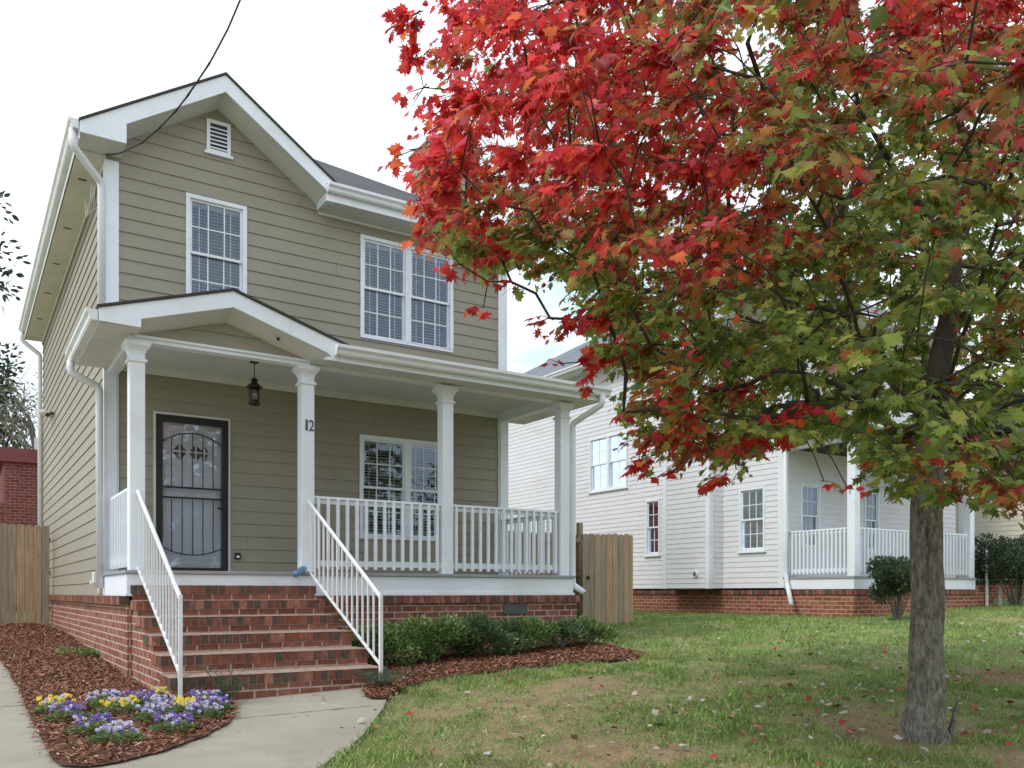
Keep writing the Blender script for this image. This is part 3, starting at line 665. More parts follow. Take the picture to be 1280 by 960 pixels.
# coiled cable under the eave
k=MB()
for j in range(3):
    pts=[(-.10-.02*j+.03*math.cos(t*.5),.42+.16*math.cos(t)+.02*j,5.20+.20*math.sin(t)*(1+.1*j)) for t in np.linspace(.3,5.9+.3*j,22)]
    k.tube(pts,.006,6,'greywire')
k.tube([(-.12,.4,5.0),(-.05,.15,5.02),(-.02,.02,5.1)],.006,6,'greywire');k.build('cable_coil',None,house)
# lantern (own thing) and power cable, blue bundle
la=empty('porch_lantern',(1.59,-1.07,2.955),'small dark bronze lantern hanging from the porch ceiling beside the door','lantern')
k=MB();c=(1.59,-1.07);k.lathe((*c,2.93),[(.055,.024),(.06,.01),(.03,0)],16,'bronze');k.tube([(*c,2.93),(*c,2.74)],.006,6,'bronze');k.build('stem',None,la,smooth=False)
k=MB();k.lathe((*c,2.62),[(.105,0),(.10,.012),(.055,.05),(.04,.055),(.04,.085),(.05,.09),(.025,.12),(.01,.13)],8,'bronze');k.build('cap',None,la)
k=MB()
for i in range(4):
    a=math.pi/4+i*math.pi/2;k.tube([(c[0]+.075*math.cos(a),c[1]+.075*math.sin(a),2.62),(c[0]+.06*math.cos(a),c[1]+.06*math.sin(a),2.42)],.006,6,'bronze')
k.lathe((*c,2.385),[(.03,0),(.075,.02),(.08,.04),(.07,.045)],8,'bronze');k.build('cage',None,la)
k=MB();k.lathe((*c,2.43),[(.052,0),(.062,.18)],12,'lamp_glass');k.build('lamp_glass',None,la,smooth=True)
k=MB();pts=[(-.0,-.03,5.60),(.05,-.2,5.55),(.1,-.43,5.48),(.25,-1.11,5.36),(.35,-1.61,5.34),(.44,-2.03,5.36),(.51,-2.32,5.42),(.62,-2.83,5.55),(.70,-3.23,5.71),(.76,-3.55,5.90),(.95,-4.4,6.45),(1.3,-6.0,7.7),(1.8,-8.4,9.8)]
k.tube(pts,.009,8,'wire')
for t in(0,1,2):
    q=[(x+  .008*math.sin(i*2.2+t*2.1),y,z+.008*math.cos(i*2.2+t*2.1)) for i,(x,y,z) in enumerate(pts[1:8])];k.tube(q,.0045,6,'wire')
tag(k.build('power_cable',None,None,smooth=True),'black twisted service cable dropping from the sky to the house corner','cable')
k=MB();k.tube([(1.80,-2.0,.215),(1.815,-1.985,.222),(1.95,-1.87,.285),(1.99,-1.83,.30)],[.028,.040,.042,.026],12,'bluewrap');tag(k.build('newspaper_roll',None,None,smooth=True),'rolled newspaper in blue plastic lying on the deck edge','newspaper')
# =================================================================== white neighbour house
NX=12.9;NF=0.0
nb=empty('white_house',(15,5,gz(15,5)),'white two-storey house with brick base and side porch beyond the lawn','house')
NS=LEFT(NX)
NW=[(5.0,6.56,2.72,4.16,2),(3.77,4.28,.93,2.30,1),(.49,1.20,.90,2.27,1)]
b=MB();siding(b,NS,lambda z:-.02,lambda z:14.,.10,6.0,.115,[ins(w[:4]) for w in NW],m='vinyl',th=.010)
b.build('side_wall',None,nb,recalc=False)
FW=[(13.42,14.04,.95,2.32),(15.57,16.1,.95,2.32)]
b=MB();siding(b,FRONT(NF),lambda z:NX+.02,lambda z:19.2,.33,6.0,.115,[ins(w) for w in FW],m='vinyl',th=.010);b.build('front_wall',None,nb,recalc=False)
b=MB();b.face([(19.2,0,-1),(19.2,14,-1),(19.2,14,6),(19.2,0,6)],'vinyl');b.face([(NX,14,-1),(19.2,14,-1),(19.2,14,6),(NX,14,6)],'vinyl');b.build('rear_wall',None,nb,recalc=False)
for i,w in enumerate(NW): window(nb,NS,*w[:4],units=w[4],cols=2 if i==1 else 3 if i==2 else 2,fill='curtain',tw=.045,sill=True)
for w in FW: window(nb,FRONT(NF),*w,fill='curtain',tw=.045)
c=MB();c.box(NX-.02,NX+.02,-.03,.13,.10,6.0,'trim');c.box(NX+.021,NX+.13,-.03,.0,.30,6,'trim');c.build('corner_board',None,nb)
b=MB();b.box(NX,19.2,.0,14.,-1.6,.05,'brick2');b.build('foundation',None,nb)
# jutting chimney box
c=MB();bx,b0,b1=12.47,1.70,3.17
siding(c,LEFT(bx),lambda z:b0,lambda z:b1,.10,8.6,.115,(),m='vinyl',th=.01);siding(c,FRONT(b0),lambda z:bx,lambda z:NX,.10,8.6,.115,(),m='vinyl',th=.01)
c.box(bx+.01,NX+.6,b0+.01,b1-.01,.10,8.6,'vinyl');c.box(bx-.02,bx+.0,b0-.02,b0+.10,.09,8.6,'trim');c.box(bx+.0,bx+.10,b0-.02,b0,.09,8.6,'trim');c.box(bx-.02,bx,b1-.10,b1+.01,.09,8.6,'trim')
c.box(bx-.01,NX,b0+.01,b1,.07,.099,'dark');c.box(bx-.06,NX+.6,b0-.06,b1+.06,8.6,8.72,'trim');c.build('chimney_box',None,nb,recalc=False)
c=MB();c.tube([(bx-.01,2.10,.42),(bx-.06,2.10,.42)],[.075,.07],14,'plastic');c.tube([(bx-.055,2.10,.42),(bx-.066,2.10,.42)],.05,12,'vent');c.build('dryer_vent',None,nb)
# roof
r=MB();ex0,ex1,ey0,ey1=NX-.45,19.65,-.45,14.45;ez=6.12;pp=.62;xm_=(ex0+ex1)/2;hw_=xm_-ex0;rz_=ez+hw_*pp
A,B,C_,D_=(ex0,ey0,ez),(ex1,ey0,ez),(ex1,ey1,ez),(ex0,ey1,ez);Ra,Rb=(xm_,ey0+hw_,rz_),(xm_,ey1-hw_,rz_)
for pts in([A,B,Ra],[B,C_,Rb,Ra],[C_,D_,Rb],[D_,A,Ra,Rb]): quadslab(r,pts,.03,'shingle2')
r.build('roof',None,nb,recalc=False)
s=MB();s.face([(ex0,ey0,5.98),(NX,ey0,5.98),(NX,ey1,5.98),(ex0,ey1,5.98)],'soffit');s.face([(NX,ey0,5.98),(ex1,ey0,5.98),(ex1,0,5.98),(NX,0,5.98)],'soffit')
s.box(ex0,ex0+.02,ey0,ey1,5.98,6.09,'trim');s.box(ex0+.02,ex1,ey0,ey0+.02,5.98,6.09,'trim');s.build('soffit',None,nb,recalc=False)
gutter(nb,LEFT(ex0),ey0,ey1,5.99)
# side porch of the neighbour
fl=.32;X2=17.1;YP=-1.68
d=MB();d.box(NX-.02,X2,YP-.02,0,fl-.04,fl,'deck');d.box(NX,X2,YP,-.03,.07,fl-.041,'trim');d.build('porch_floor',None,nb)
d=MB();d.box(NX-.02,X2+.02,YP-.02,-.001,-1.6,-.05,'brick2')
rowlock(d,LEFT(NX+.06),YP,14.,-.0,.10,-.04,.055,rg,mats=BM);rowlock(d,FRONT(YP+.05),NX,X2,-.0,.10,-.04,.055,rg,mats=BM)
d.build('porch_base',None,nb)
for x in(NX+.02,NX+2.1,X2-.2):
    k=MB();k.box(x,x+.17,YP,YP+.17,fl,2.95,'trim');k.build('porch_post',None,nb,bevel=.006)
railing(nb,(NX+.10,-.03),(NX+.10,YP+.2),fl+.95,fl+.09,15)
railing(nb,(NX+.22,YP+.1),(NX+2.1,YP+.1),fl+.95,fl+.09,16);railing(nb,(NX+2.3,YP+.1),(X2-.2,YP+.1),fl+.95,fl+.09,14)
k=MB();k.box(NX,X2,YP,YP+.18,2.95,3.15,'trim');k.box(NX,NX+.15,YP+.18,0,2.95,3.15,'trim');k.box(NX-.3,X2+.3,YP-.35,0,3.15,3.2,'soffit')
quadslab(k,[(NX-.35,YP-.4,3.25),(X2+.35,YP-.4,3.25),(X2+.35,0,3.9),(NX-.35,0,3.9)],.04,'shingle2');k.box(NX-.33,X2+.33,YP-.39,YP-.36,3.15,3.21,'trim')
k.build('porch_roof',None,nb)
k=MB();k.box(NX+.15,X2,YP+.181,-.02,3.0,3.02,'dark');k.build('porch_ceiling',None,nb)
downspout(nb,[(NX-.06,-.10,5.99),(NX-.06,-.10,.42),(NX-.08,-.16,.16),(NX-.30,-.45,-.25)],.045)
# stair rail at the far end
k=MB();k.tube([(X2,YP+.05,1.22),(X2+1.1,YP+.05,.75)],.03,6,'edge');k.tube([(X2+1.1,YP+.05,.8),(X2+1.1,YP+.05,-.4)],.035,4,'trim');k.tube([(X2+.55,YP+.05,.95),(X2+.55,YP+.05,-.3)],.03,4,'trim');k.build('stair_railing',None,nb)
k=MB()
for i in range(5): k.box(X2+.02+i*.3,X2+.02+(i+1)*.3,YP+.1,-.3,-1.2,.16-i*.15,'brick2')
k.build('front_steps',None,nb)
# =================================================================== cream house farther right
ch=empty('cream_house',(25,4,gz(25,4)),'cream sided house with white porch posts at the far right behind the bush','house')
b=MB();siding(b,LEFT(21.3),lambda z:-1.9,lambda z:9.,.30,3.0,.13,[(-1.6,-.8,.9,2.4)],m='cream',th=.012);siding(b,FRONT(-1.9),lambda z:21.3,lambda z:29.,.30,3.,.13,[],m='cream',th=.012);b.build('wall',None,ch,recalc=False)
b=MB();b.box(21.3,29,-1.9,9,-1.5,.27,'brick2');b.build('foundation',None,ch)
b=MB();b.box(21.27,21.299,-1.93,-1.72,.28,3.0,'trim');b.box(21.27,21.298,.95,1.12,.28,3,'trim');b.box(21.24,21.298,-.5,.95,.27,.33,'vent');b.build('corner_board',None,ch)
window(ch,LEFT(21.3),-1.6,-.8,.9,2.4,fill='curtain',cols=2)
k=MB()
quadslab(k,[(20.8,-2.4,3.2),(29.5,-2.4,3.2),(25.1,2,5.6),(25.1,5.2,5.6),(20.8,9.5,3.2)],.06,'shingle2');k.face([(20.8,-2.4,3.05),(21.3,-2.4,3.05),(21.3,9.5,3.05),(20.8,9.5,3.05)],'soffit');k.box(20.78,20.8,-2.4,9.5,3.03,3.17,'trim')
quadslab(k,[(29.5,-2.4,3.2),(29.5,9.5,3.2),(25.1,5.2,5.6),(25.1,2,5.6)],.06,'shingle2');k.build('roof',None,ch,recalc=False)
gutter(ch,LEFT(20.78),-2.4,9.5,3.06)
# =================================================================== brick building at the left
bb=empty('brick_building',(2,16,gz(2,16)),'dull red brick building with maroon capped parapet behind the left fence','building')
k=MB();k.box(-.57,5,14,18,-1.2,3.42,'brick3');k.box(-3.2,-.571,14.05,18,-1.2,2.35,'brick3')
k.build('wall',None,bb);k=MB();k.box(-.68,5.1,13.89,18.1,3.42,3.78,'maroon')
0 and k.prism([(-.6,2.75),(-3.2,2.35),(-3.2,2.42),(-.6,2.85)],lambda p,q,t:(p,t,q),13.98,18,'vent')
k.build('parapet_cap',None,bb);k=MB();k.tube([(.28,15.5,3.7),(.28,15.5,4.35)],.06,10,'plastic');k.build('vent_pipe',None,bb)
# =================================================================== fences
def fence(name,x0,x1,y,ztop,label,posts,tilt=0,cat='fence',group=None,by=-.02):
    e=empty(name,((x0+x1)/2,y,gz((x0+x1)/2,y)),label,cat,group);r_=random.Random(hash(name)%99+int(x0*10));k=MB();x=x0
    while x<x1-.05:
        w=.137;zb=gz(x,y)-.02;zt_=ztop+r_.uniform(-.012,.012)+(x-x0)*tilt;yy=y+by+r_.uniform(-.004,.004);t=.016;xe=min(x+w,x1)
        k.prism([(x+.002,zb),(xe-.002,zb),(xe-.002,zt_-.03),(xe-.03,zt_),(x+.03,zt_),(x+.002,zt_-.03)],lambda p,q,tt:(p,tt,q),yy-t,yy,r_.choice(['fence','fenceb','fencec']));x+=w+.004
    k.build('pickets',None,e)
    k=MB()
    for z in(.25,.95,1.6): k.box(x0,x1,y,y+.035,gz((x0+x1)/2,y)+z,gz((x0+x1)/2,y)+z+.085,'fence')
    k.build('fence_rail',None,e)
    for px,h in posts:
        k=MB();k.box(px-.045,px+.045,y+.036,y+.125,gz(px,y)-.1,h,'fenceb');k.build('fence_post',None,e)
    return e
M['fenceb']=mat_plain('weathered_fence_wood_grey',(.31,.25,.185),.88,.3,3,stretch=(14,14,.8),bst=.5,bsc=18,dirt=(.14,.12,.10),dsc=1.4)
M['fencec']=mat_plain('weathered_fence_wood_warm',(.41,.29,.18),.85,.28,3,stretch=(14,14,.8),bst=.5,bsc=18,dirt=(.20,.14,.09),dsc=1.4)
fence('wooden_fence',-6,-.06,7.0,1.31,'weathered wooden privacy fence beside the tan house at the left',[(-.2,1.25),(-2.6,1.3)])
fence('wooden_fence',6.2,8.42,1.02,1.12,'grey stretch of wooden fence between the porch corner and the gate',[(8.42,1.33)],by=.15)
gt=fence('wooden_gate',8.15,9.36,.68,1.10,'weathered board gate standing between the tan and the white house',[],tilt=.02,cat='gate')
k=MB();k.lathe((8.26,.62,.28),[(.0,-.03),(.035,-.02),(.035,.02),(0,.03)],8,'black');k.build('gate_latch',None,gt)
# =================================================================== ground
def patch(x,y):
    """0 = green lawn, 1 = straw / bare"""
    n=fbm(x*.9,y*.9,3,4)*.6+fbm(x*3.3,y*3.3,9,3)*.4
    f=(n-.53)*5
    for cx,cy,r_,a in((2.3,-5.5,1.15,1.1),(3.6,-5.6,1.0,.5),(1.6,-6.9,.8,.7),(5.4,-6.6,.9,.35),(7.5,-7.4,1.0,.6),(8.,-3.5,1.2,.4),(4.2,-8.6,.7,.5)):
        f=f+a*np.exp(-((x-cx)**2+(y-cy)**2)/(r_*r_))
    f=f+.05+(fbm(x*11,y*11,61,2)-.5)*.9
    f=f-.9*np.exp(-((x-11.5)/1.8)**2)-.25*(y>-3.5)
    return np.clip(f+.12,0,1)
def axis(lo,hi,st,far):
    n=[lo+i*st for i in range(int((hi-lo)/st)+1)];o=[];s=st;a=n[0]
    while a>-far: s*=1.6;a-=s;o.append(a)
    p=[];s=st;a=n[-1]
    while a<far: s*=1.6;a+=s;p.append(a)
    return np.array(o[::-1]+n+p)
ax=axis(-6,26,.13,500);ay=axis(-13,16,.13,500)
GX,GY=np.meshgrid(ax,ay);GZ=gzn(GX,GY)+(fbm(GX*1.3,GY*1.3,21,3)-.5)*.04*(np.abs(GX)<40)
GZ-=np.where((GX<2.4)&(GY<-3.6)|(GX<0),.03,0)
nx,ny=len(ax),len(ay);V=np.stack([GX.ravel(),GY.ravel(),GZ.ravel()],1)
i=np.arange(nx-1)[None,:]+np.arange(ny-1)[:,None]*nx;i=i.ravel();Fq=np.stack([i,i+1,i+1+nx,i+nx],1).ravel()
pt=patch(GX,GY).ravel();n1=fbm(GX*9,GY*9,33,3).ravel()
g0=np.array([.25,.27,.11]);g1=np.array([.36,.27,.16]);g2=np.array([.20,.10,.06])
C=g0+(g1-g0)*pt[:,None];C=C*(.65+.7*n1[:,None])
rd=np.exp(-(((GX-7.6)/1.1)**2+((GY+7.3)/.5)**2)).ravel()*.9;C=C*(1-rd[:,None])+g2*rd[:,None]
def groundmat():
    m,nt,b=newmat('lawn_soil');a=N(nt,'ShaderNodeAttribute',attribute_name='col');v=coords(nt)
    f=noise(nt,v,45,6,.75);c=mixrgb(nt,1,a.outputs['Color'],ramp(nt,f,[(.25,(.45,.45,.45)),(.75,(1.5,1.5,1.5))]),'MULTIPLY')
    nt.links.new(c,b.inputs['Base Color']);b.inputs['Roughness'].default_value=.95;b.inputs['Specular IOR Level'].default_value=.1;bump(nt,b,f,1,.02);return m
M['soil']=groundmat()
gr=colmesh('ground',V,Fq,np.full(len(i),4),C,'soil',smooth=True);tag(gr,kind='structure')
def poly_sheet(name,poly,dz,mat,step=.2,thick=0,jag=0):
    bm=bmesh.new();pp=[]
    n=len(poly)
    for j in range(n):   # round the outline a little
        a,b_,c=poly[j-1],poly[j],poly[(j+1)%n]
        for t in(.25,.5,.75):
            q0=((a[0]+b_[0])/2,(a[1]+b_[1])/2);q1=((b_[0]+c[0])/2,(b_[1]+c[1])/2)
            x=q0[0]*(1-t)**2+2*b_[0]*t*(1-t)+q1[0]*t*t;y=q0[1]*(1-t)**2+2*b_[1]*t*(1-t)+q1[1]*t*t
            pp.append((x+random.uniform(-jag,jag),y+random.uniform(-jag,jag)))
    bm.faces.new([bm.verts.new((x,y,0)) for x,y in pp])
    xs=[p[0] for p in pp];ys=[p[1] for p in pp]
    for a0,a1,nn in((min(xs),max(xs),(1,0,0)),(min(ys),max(ys),(0,1,0))):
        t=a0+step
        while t<a1:
            bmesh.ops.bisect_plane(bm,geom=bm.verts[:]+bm.edges[:]+bm.faces[:],plane_co=(t*nn[0],t*nn[1],0),plane_no=nn,dist=1e-6);t+=step
    if thick:
        r=bmesh.ops.extrude_face_region(bm,geom=bm.faces[:])
        top=[v for v in r['geom'] if isinstance(v,bmesh.types.BMVert)]
    for v in bm.verts: v.co.z=gz(v.co.x,v.co.y)+dz
    if thick:
        ts=set(top)
        for v in bm.verts:
            if v not in ts: v.co.z-=thick
    bmesh.ops.recalc_face_normals(bm,faces=bm.faces)
    me=bpy.data.meshes.new(name);bm.to_mesh(me);bm.free();me.materials.append(M[mat]);o=bpy.data.objects.new(name,me);COL.objects.link(o);tag(o,kind='structure');return o,pp
DR=[(-4.6,12),(-1.25,12),(-1.13,1.0),(-1.02,-1.4),(-1.04,-4.1),(-1.07,-5.9),(-.95,-6.12),(-.43,-5.86),(-.07,-5.46),(.28,-4.86),(.46,-4.3),(.50,-3.9),(.62,-3.75),(1.84,-3.75),(2.0,-4.25),(1.66,-4.95),(1.35,-5.45),(.96,-6.1),(.37,-6.80),(-.6,-7.9),(-2,-9.5),(-5,-13),(-9,-13),(-4.8,-6)]
poly_sheet('concrete_path',DR,.006,'concrete',.25,thick=.10)
def strip(x0,x1,y0,y1):
    bm=bmesh.new();n=12;vs=[]
    for j in range(n+1):
        t=j/n;x=x0+(x1-x0)*t;y=y0+(y1-y0)*t;w_=.006+.003*math.sin(j*2.3);vs.append([bm.verts.new((x,y+s_*w_,gz(x,y)+.0105)) for s_ in(-1,1)])
    for a,b_ in zip(vs,vs[1:]): bm.faces.new([a[0],b_[0],b_[1],a[1]])
    me=bpy.data.meshes.new('path_joint');bm.to_mesh(me);bm.free();me.materials.append(M['joint']);o=bpy.data.objects.new('path_joint',me);COL.objects.link(o);tag(o,kind='structure')
strip(.34,1.50,-4.86,-4.98);strip(-4.5,-1.1,-3.3,-3.3)
def mulchmat():
    m,nt,b=newmat('red_brown_mulch');v=coords(nt);f=noise(nt,v,38,6,.75);c=ramp(nt,f,[(.3,(.035,.018,.010)),(.55,(.16,.065,.035)),(.75,(.30,.15,.09))])
    nt.links.new(c,b.inputs['Base Color']);b.inputs['Roughness'].default_value=.95;bump(nt,b,f,1,.03);return m
M['mulch']=mulchmat()
ML=[(-1.12,7.0),(-.0,7.0),(.02,-1.8),(.03,-3.95),(.60,-3.90),(.50,-4.3),(.33,-4.90),(-.03,-5.49),(-.40,-5.89),(-.86,-6.17),(-1.12,-6.05),(-1.10,-4.1),(-1.09,-1.4),(-1.2,1.0)]
MR=[(2.05,-1.85),(2.03,-3.95),(1.75,-4.15),(1.62,-4.6),(1.72,-4.84),(2.13,-4.24),(2.88,-3.90),(3.78,-3.78),(4.83,-3.9),(5.52,-4.0),(5.95,-3.55),(6.1,-2.65),(6.35,-1.86)]
_,pl=poly_sheet('mulch_bed',ML,.022,'mulch',.25,jag=.02);_,pr_=poly_sheet('mulch_bed',MR,.022,'mulch',.25,jag=.02)
def inpoly(x,y,poly):
    c=np.zeros(len(x),bool);n=len(poly)
    for j in range(n):
        x1_,y1_=poly[j];x2_,y2_=poly[(j+1)%n]
        cond=((y1_>y)!=(y2_>y))&(x<(x2_-x1_)*(y-y1_)/(y2_-y1_+1e-12)+x1_);c^=cond
    return c
# mulch shreds
def rand_rot(n,flat=.35):
    nr=np.stack([RNG.normal(0,flat,n),RNG.normal(0,flat,n),np.ones(n)],1);a=RNG.uniform(0,2*np.pi,n);tp=np.stack([np.cos(a),np.sin(a),RNG.normal(0,flat,n)],1)
    return basis(nr,tp)
def shreds(name,poly,n,ext=.05):
    xs=[p[0] for p in poly];ys=[p[1] for p in poly]
    x=RNG.uniform(min(xs)-ext,max(xs)+ext,n*2);y=RNG.uniform(min(ys)-ext,max(ys)+ext,n*2);k=inpoly(x+RNG.normal(0,ext*.5,len(x)),y+RNG.normal(0,ext*.5,len(x)),poly)
    if name=='x': pass
    k&=~((x>.0)&(x<2.1)&(y>-3.95)&(y<-1.8));x,y=x[k][:n],y[k][:n];m=len(x)
    base=np.array([[.27,.105,.058],[.19,.075,.043],[.34,.18,.11],[.11,.052,.032],[.44,.30,.20]])[RNG.choice(5,m,p=[.34,.26,.2,.14,.06])]*RNG.uniform(.7,1.3,(m,1))
    z=gzn(x,y)+.03+RNG.uniform(0,.018,m)
    w=.16;T=[(-w,0,0),(w,0,.02),(w*.7,1,0),(-w*.8,1,.03)]
    o=scatter('mulch_shreds',T,[[0,1,2,3]],np.stack([x,y,z],1),rand_rot(m,.3),RNG.uniform(.014,.055,m),base,'litter');return o
tag(shreds('a',pl,26000),'reddish brown shredded bark mulch in the bed left of the steps','mulch',kind='stuff')
tag(shreds('b',pr_,26000),'reddish brown shredded bark mulch in front of the hedge','mulch',kind='stuff')
# grass
def grass(n,x0,x1,y0,y1,h0,h1,w,keepfar):
    x=RNG.uniform(x0,x1,n);y=RNG.uniform(y0,y1,n)
    cl=fbm(x*5,y*5,55,2);p=patch(x,y);den=(1-.42*p)*np.clip(.1+1.6*np.clip(cl-.25,0,1)+.35*fbm(x*14,y*14,58,1),0,1.2)
    k=RNG.random(n)<den
    k&=~inpoly(x,y,DR);k&=~inpoly(x,y,pl);k&=~inpoly(x,y,pr_);k&=~((x>-.05)&(x<6.2)&(y>-1.9)&(y<10));k&=~((x>12.85)&(y>-1.7)&(x<19.3));k&=~(np.hypot(x-4.18,y+8.58)<.14);k&=~((x<.03)&(y>-6.3))
    d=np.hypot(x+1.618,y+12.193)
    k&=(d>keepfar[0])&(d<keepfar[1])
    x,y,p,cl=x[k],y[k],p[k],cl[k];m=len(x)
    gcol=np.array([[.27,.41,.10],[.37,.47,.16],[.21,.33,.09],[.48,.49,.23],[.64,.56,.37]])
    pick=np.minimum(4,(RNG.random(m)*3.3+p*(.3+RNG.random(m))*4.2).astype(int));c=gcol[pick]*RNG.uniform(.7,1.3,(m,1))*(.8+.4*vnoise(x*1.7,y*1.7,77)[:,None])
    hgt=RNG.uniform(h0,h1,m)*(.6+.8*cl)*(1-.6*p)*np.where(pick==4,.7,1)
    nr=np.stack([RNG.normal(0,1,m),RNG.normal(0,1,m),RNG.uniform(.1,.6,m)],1);a=RNG.uniform(0,2*np.pi,m);le=RNG.uniform(.25,1.3,m)+1.6*(pick==4);tp=np.stack([np.cos(a)*le,np.sin(a)*le,np.ones(m)],1)
    T=[(-w,0,0),(w,0,0),(w*.75,.55,.06),(0,1,-.04),(-w*.75,.55,.06)]
    return scatter('grass',T,[[0,1,2,3,4]],np.stack([x,y,gzn(x,y)-.004],1),basis(nr,tp),hgt,c,'grass')
tag(grass(330000,0,14,-12,0,.035,.075,.055,(4.5,11)),'short patchy green lawn with straw coloured gaps around the maple','grass',kind='stuff')
tag(grass(260000,3,26,-13,9,.04,.08,.10,(11,34)),'green lawn farther off in front of the white house','grass',kind='stuff')
# broad weeds in the lawn
def weeds(n):
    x=RNG.uniform(1,13,n);y=RNG.uniform(-11.5,-1,n);f=fbm(x*1.1,y*1.1,91,3);k=(f>.5)&(~inpoly(x,y,DR))&(~inpoly(x,y,pr_))&(~((x<6.3)&(y>-1.95)))&(~((x>12.8)&(y>-1.8)));x,y=x[k],y[k];m=len(x)
    L=9;X=np.repeat(x,L)+RNG.normal(0,.025,m*L);Y=np.repeat(y,L)+RNG.normal(0,.025,m*L);a=RNG.uniform(0,6.28,m*L);tp=np.stack([np.cos(a),np.sin(a),RNG.uniform(.2,1.1,m*L)],1)
    nr=np.stack([RNG.normal(0,.4,m*L),RNG.normal(0,.4,m*L),np.ones(m*L)],1);c=np.array([.17,.28,.075])*RNG.uniform(.7,1.5,(m*L,1))*np.array([1,1,1])
    return scatter('clover',OVALV,OVALF,np.stack([X,Y,gzn(X,Y)+RNG.uniform(.005,.035,m*L)],1),basis(nr,tp),RNG.uniform(.014,.036,m*L),c,'foliage')
tag(weeds(5200),'broad leaved weeds and clover growing through the lawn','weeds',kind='stuff')
# fallen leaves
n=1000;x=RNG.uniform(.8,13,n);y=RNG.uniform(-11.5,-2.2,n);x[:330]=RNG.normal(4.6,1.5,330);y[:330]=RNG.normal(-7.9,1.1,330);k=~((x<6.3)&(y>-2.6));x,y=x[k],y[k];n=len(x)
pc=np.array([[.45,.40,.36],[.35,.06,.04],[.30,.16,.09],[.5,.46,.42]])[RNG.choice(4,n,p=[.25,.25,.35,.15])]*RNG.uniform(.7,1.1,(n,1))
tag(scatter('fallen_leaves',LEAFV,LEAFF,np.stack([x,y,gzn(x,y)+.045],1),rand_rot(n,.35),RNG.uniform(.028,.07,n),pc,'litter'),'fallen maple leaves, pale and red, scattered over the lawn','fallen leaves',kind='stuff')
n=500;x=RNG.uniform(-2.4,2.0,n);y=RNG.uniform(-8,6,n);k=inpoly(x,y,DR);x,y=x[k],y[k];n=len(x)
tag(scatter('path_debris',OVALV,OVALF,np.stack([x,y,gzn(x,y)+.016],1),rand_rot(n,.25),RNG.uniform(.012,.035,n),np.array([.12,.085,.05])*RNG.uniform(.5,2,(n,1)),'litter'),'small bits of bark and leaf lying on the concrete','debris',kind='stuff')
# =================================================================== plants
def bush(name,x,y,rx,ry,h,nl,ls,cols,label,cat='shrub',group=None,z0=None,gap=.06,stemcol='bark',up=.4,stem=True,shape=OVALV,seed=1,hollow=.45):
    zb=gz(x,y) if z0 is None else z0
    e=empty(name,(x,y,zb),label,cat,group);rs=np.random.default_rng(seed)
    # sub-clumps give the outline its unevenness
    nc=max(5,int(14*rx*2));cc=[];
    for _ in range(nc):
        a=rs.uniform(0,6.28);t=rs.uniform(.25,.85);cc.append((x+rx*t*math.cos(a),y+ry*t*math.sin(a),zb+gap+(h-gap)*rs.uniform(.25,.8)))
    cc=np.array(cc);w=rs.choice(len(cc),nl);cr=np.array([rx*.42,ry*.42,(h-gap)*.28])
    dv=rs.normal(0,1,(nl,3));dv/=np.linalg.norm(dv,axis=1,keepdims=True);rad=rs.random(nl)**hollow
    p=cc[w]+dv*rad[:,None]*cr;p[:,2]=np.clip(p[:,2],zb+gap*rs.random(nl),zb+h*1.02)
    out=p-np.array([x,y,zb+h*.35]);out/=np.linalg.norm(out,axis=1,keepdims=True)+1e-6
    tp=out*.8+dv*.5+np.array([0,0,up])+rs.normal(0,.35,(nl,3));nr=rs.normal(0,.5,(nl,3))+np.array([0,0,.7])+out*.4
    c=np.array(cols)[rs.choice(len(cols),nl)]*rs.uniform(.7,1.35,(nl,1))*(.8+.4*rs.random(len(cc))[w][:,None])
    scatter('foliage',shape,OVALF if shape is OVALV else [[0,1,2,3]],p,basis(nr,tp),rs.uniform(ls*.7,ls*1.3,nl),c,'foliage',e,org=(x,y,zb))
    if stem:
        k=MB()
        for q in cc[:14]: k.tube([(x+(q[0]-x)*.1,y+(q[1]-y)*.1,zb-.03),(x+(q[0]-x)*.5,y+(q[1]-y)*.5,zb+(q[2]-zb)*.6),tuple(q)],[.010+.012*rx,.007+.006*rx,.003],5,stemcol)
        k.build('stems',None,e)
    return e
G1=[(.10,.18,.045),(.15,.25,.07),(.07,.12,.035),(.24,.32,.11)];G2=[(.085,.15,.065),(.13,.20,.085),(.06,.10,.045),(.20,.27,.13)]
HB=[(2.62,-2.62,.60,.42,.57,G1,'first hedge shrub, dense green, beside the right stair rail'),(3.35,-2.60,.60,.42,.55,G1,'second hedge shrub from the steps, loose bright green'),(4.08,-2.55,.54,.40,.54,G2,'greyish green hedge shrub in the middle of the row'),
 (4.74,-2.52,.46,.36,.48,G1,'sparse hedge shrub with bricks showing through it'),(5.34,-2.50,.43,.33,.44,G2,'low hedge shrub, last but one from the gate'),(5.95,-2.45,.37,.31,.42,G1,'smallest hedge shrub at the end nearest the gate')]
for i,(x,y,rx,ry,h,c,l) in enumerate(HB): bush('hedge_shrub',x,y,rx,ry,h,[9000,8000,7500,4200,4200,3800][i],.042,c,l,group='low shrubs along the brick base',seed=20+i)
DG=[(.05,.08,.045),(.075,.11,.055),(.035,.055,.032),(.11,.15,.08)]
bush('evergreen_shrub',12.96,-2.55,.56,.5,1.12,11000,.06,DG,'rounded dark evergreen shrub partly behind the maple trunk','shrub','evergreen shrubs by the white porch',gap=.30,seed=31)
bush('evergreen_shrub',18.3,-1.9,.95,.8,1.55,20000,.065,DG,'large dark evergreen shrub at the right edge of the lawn','shrub','evergreen shrubs by the white porch',gap=.38,seed=32)
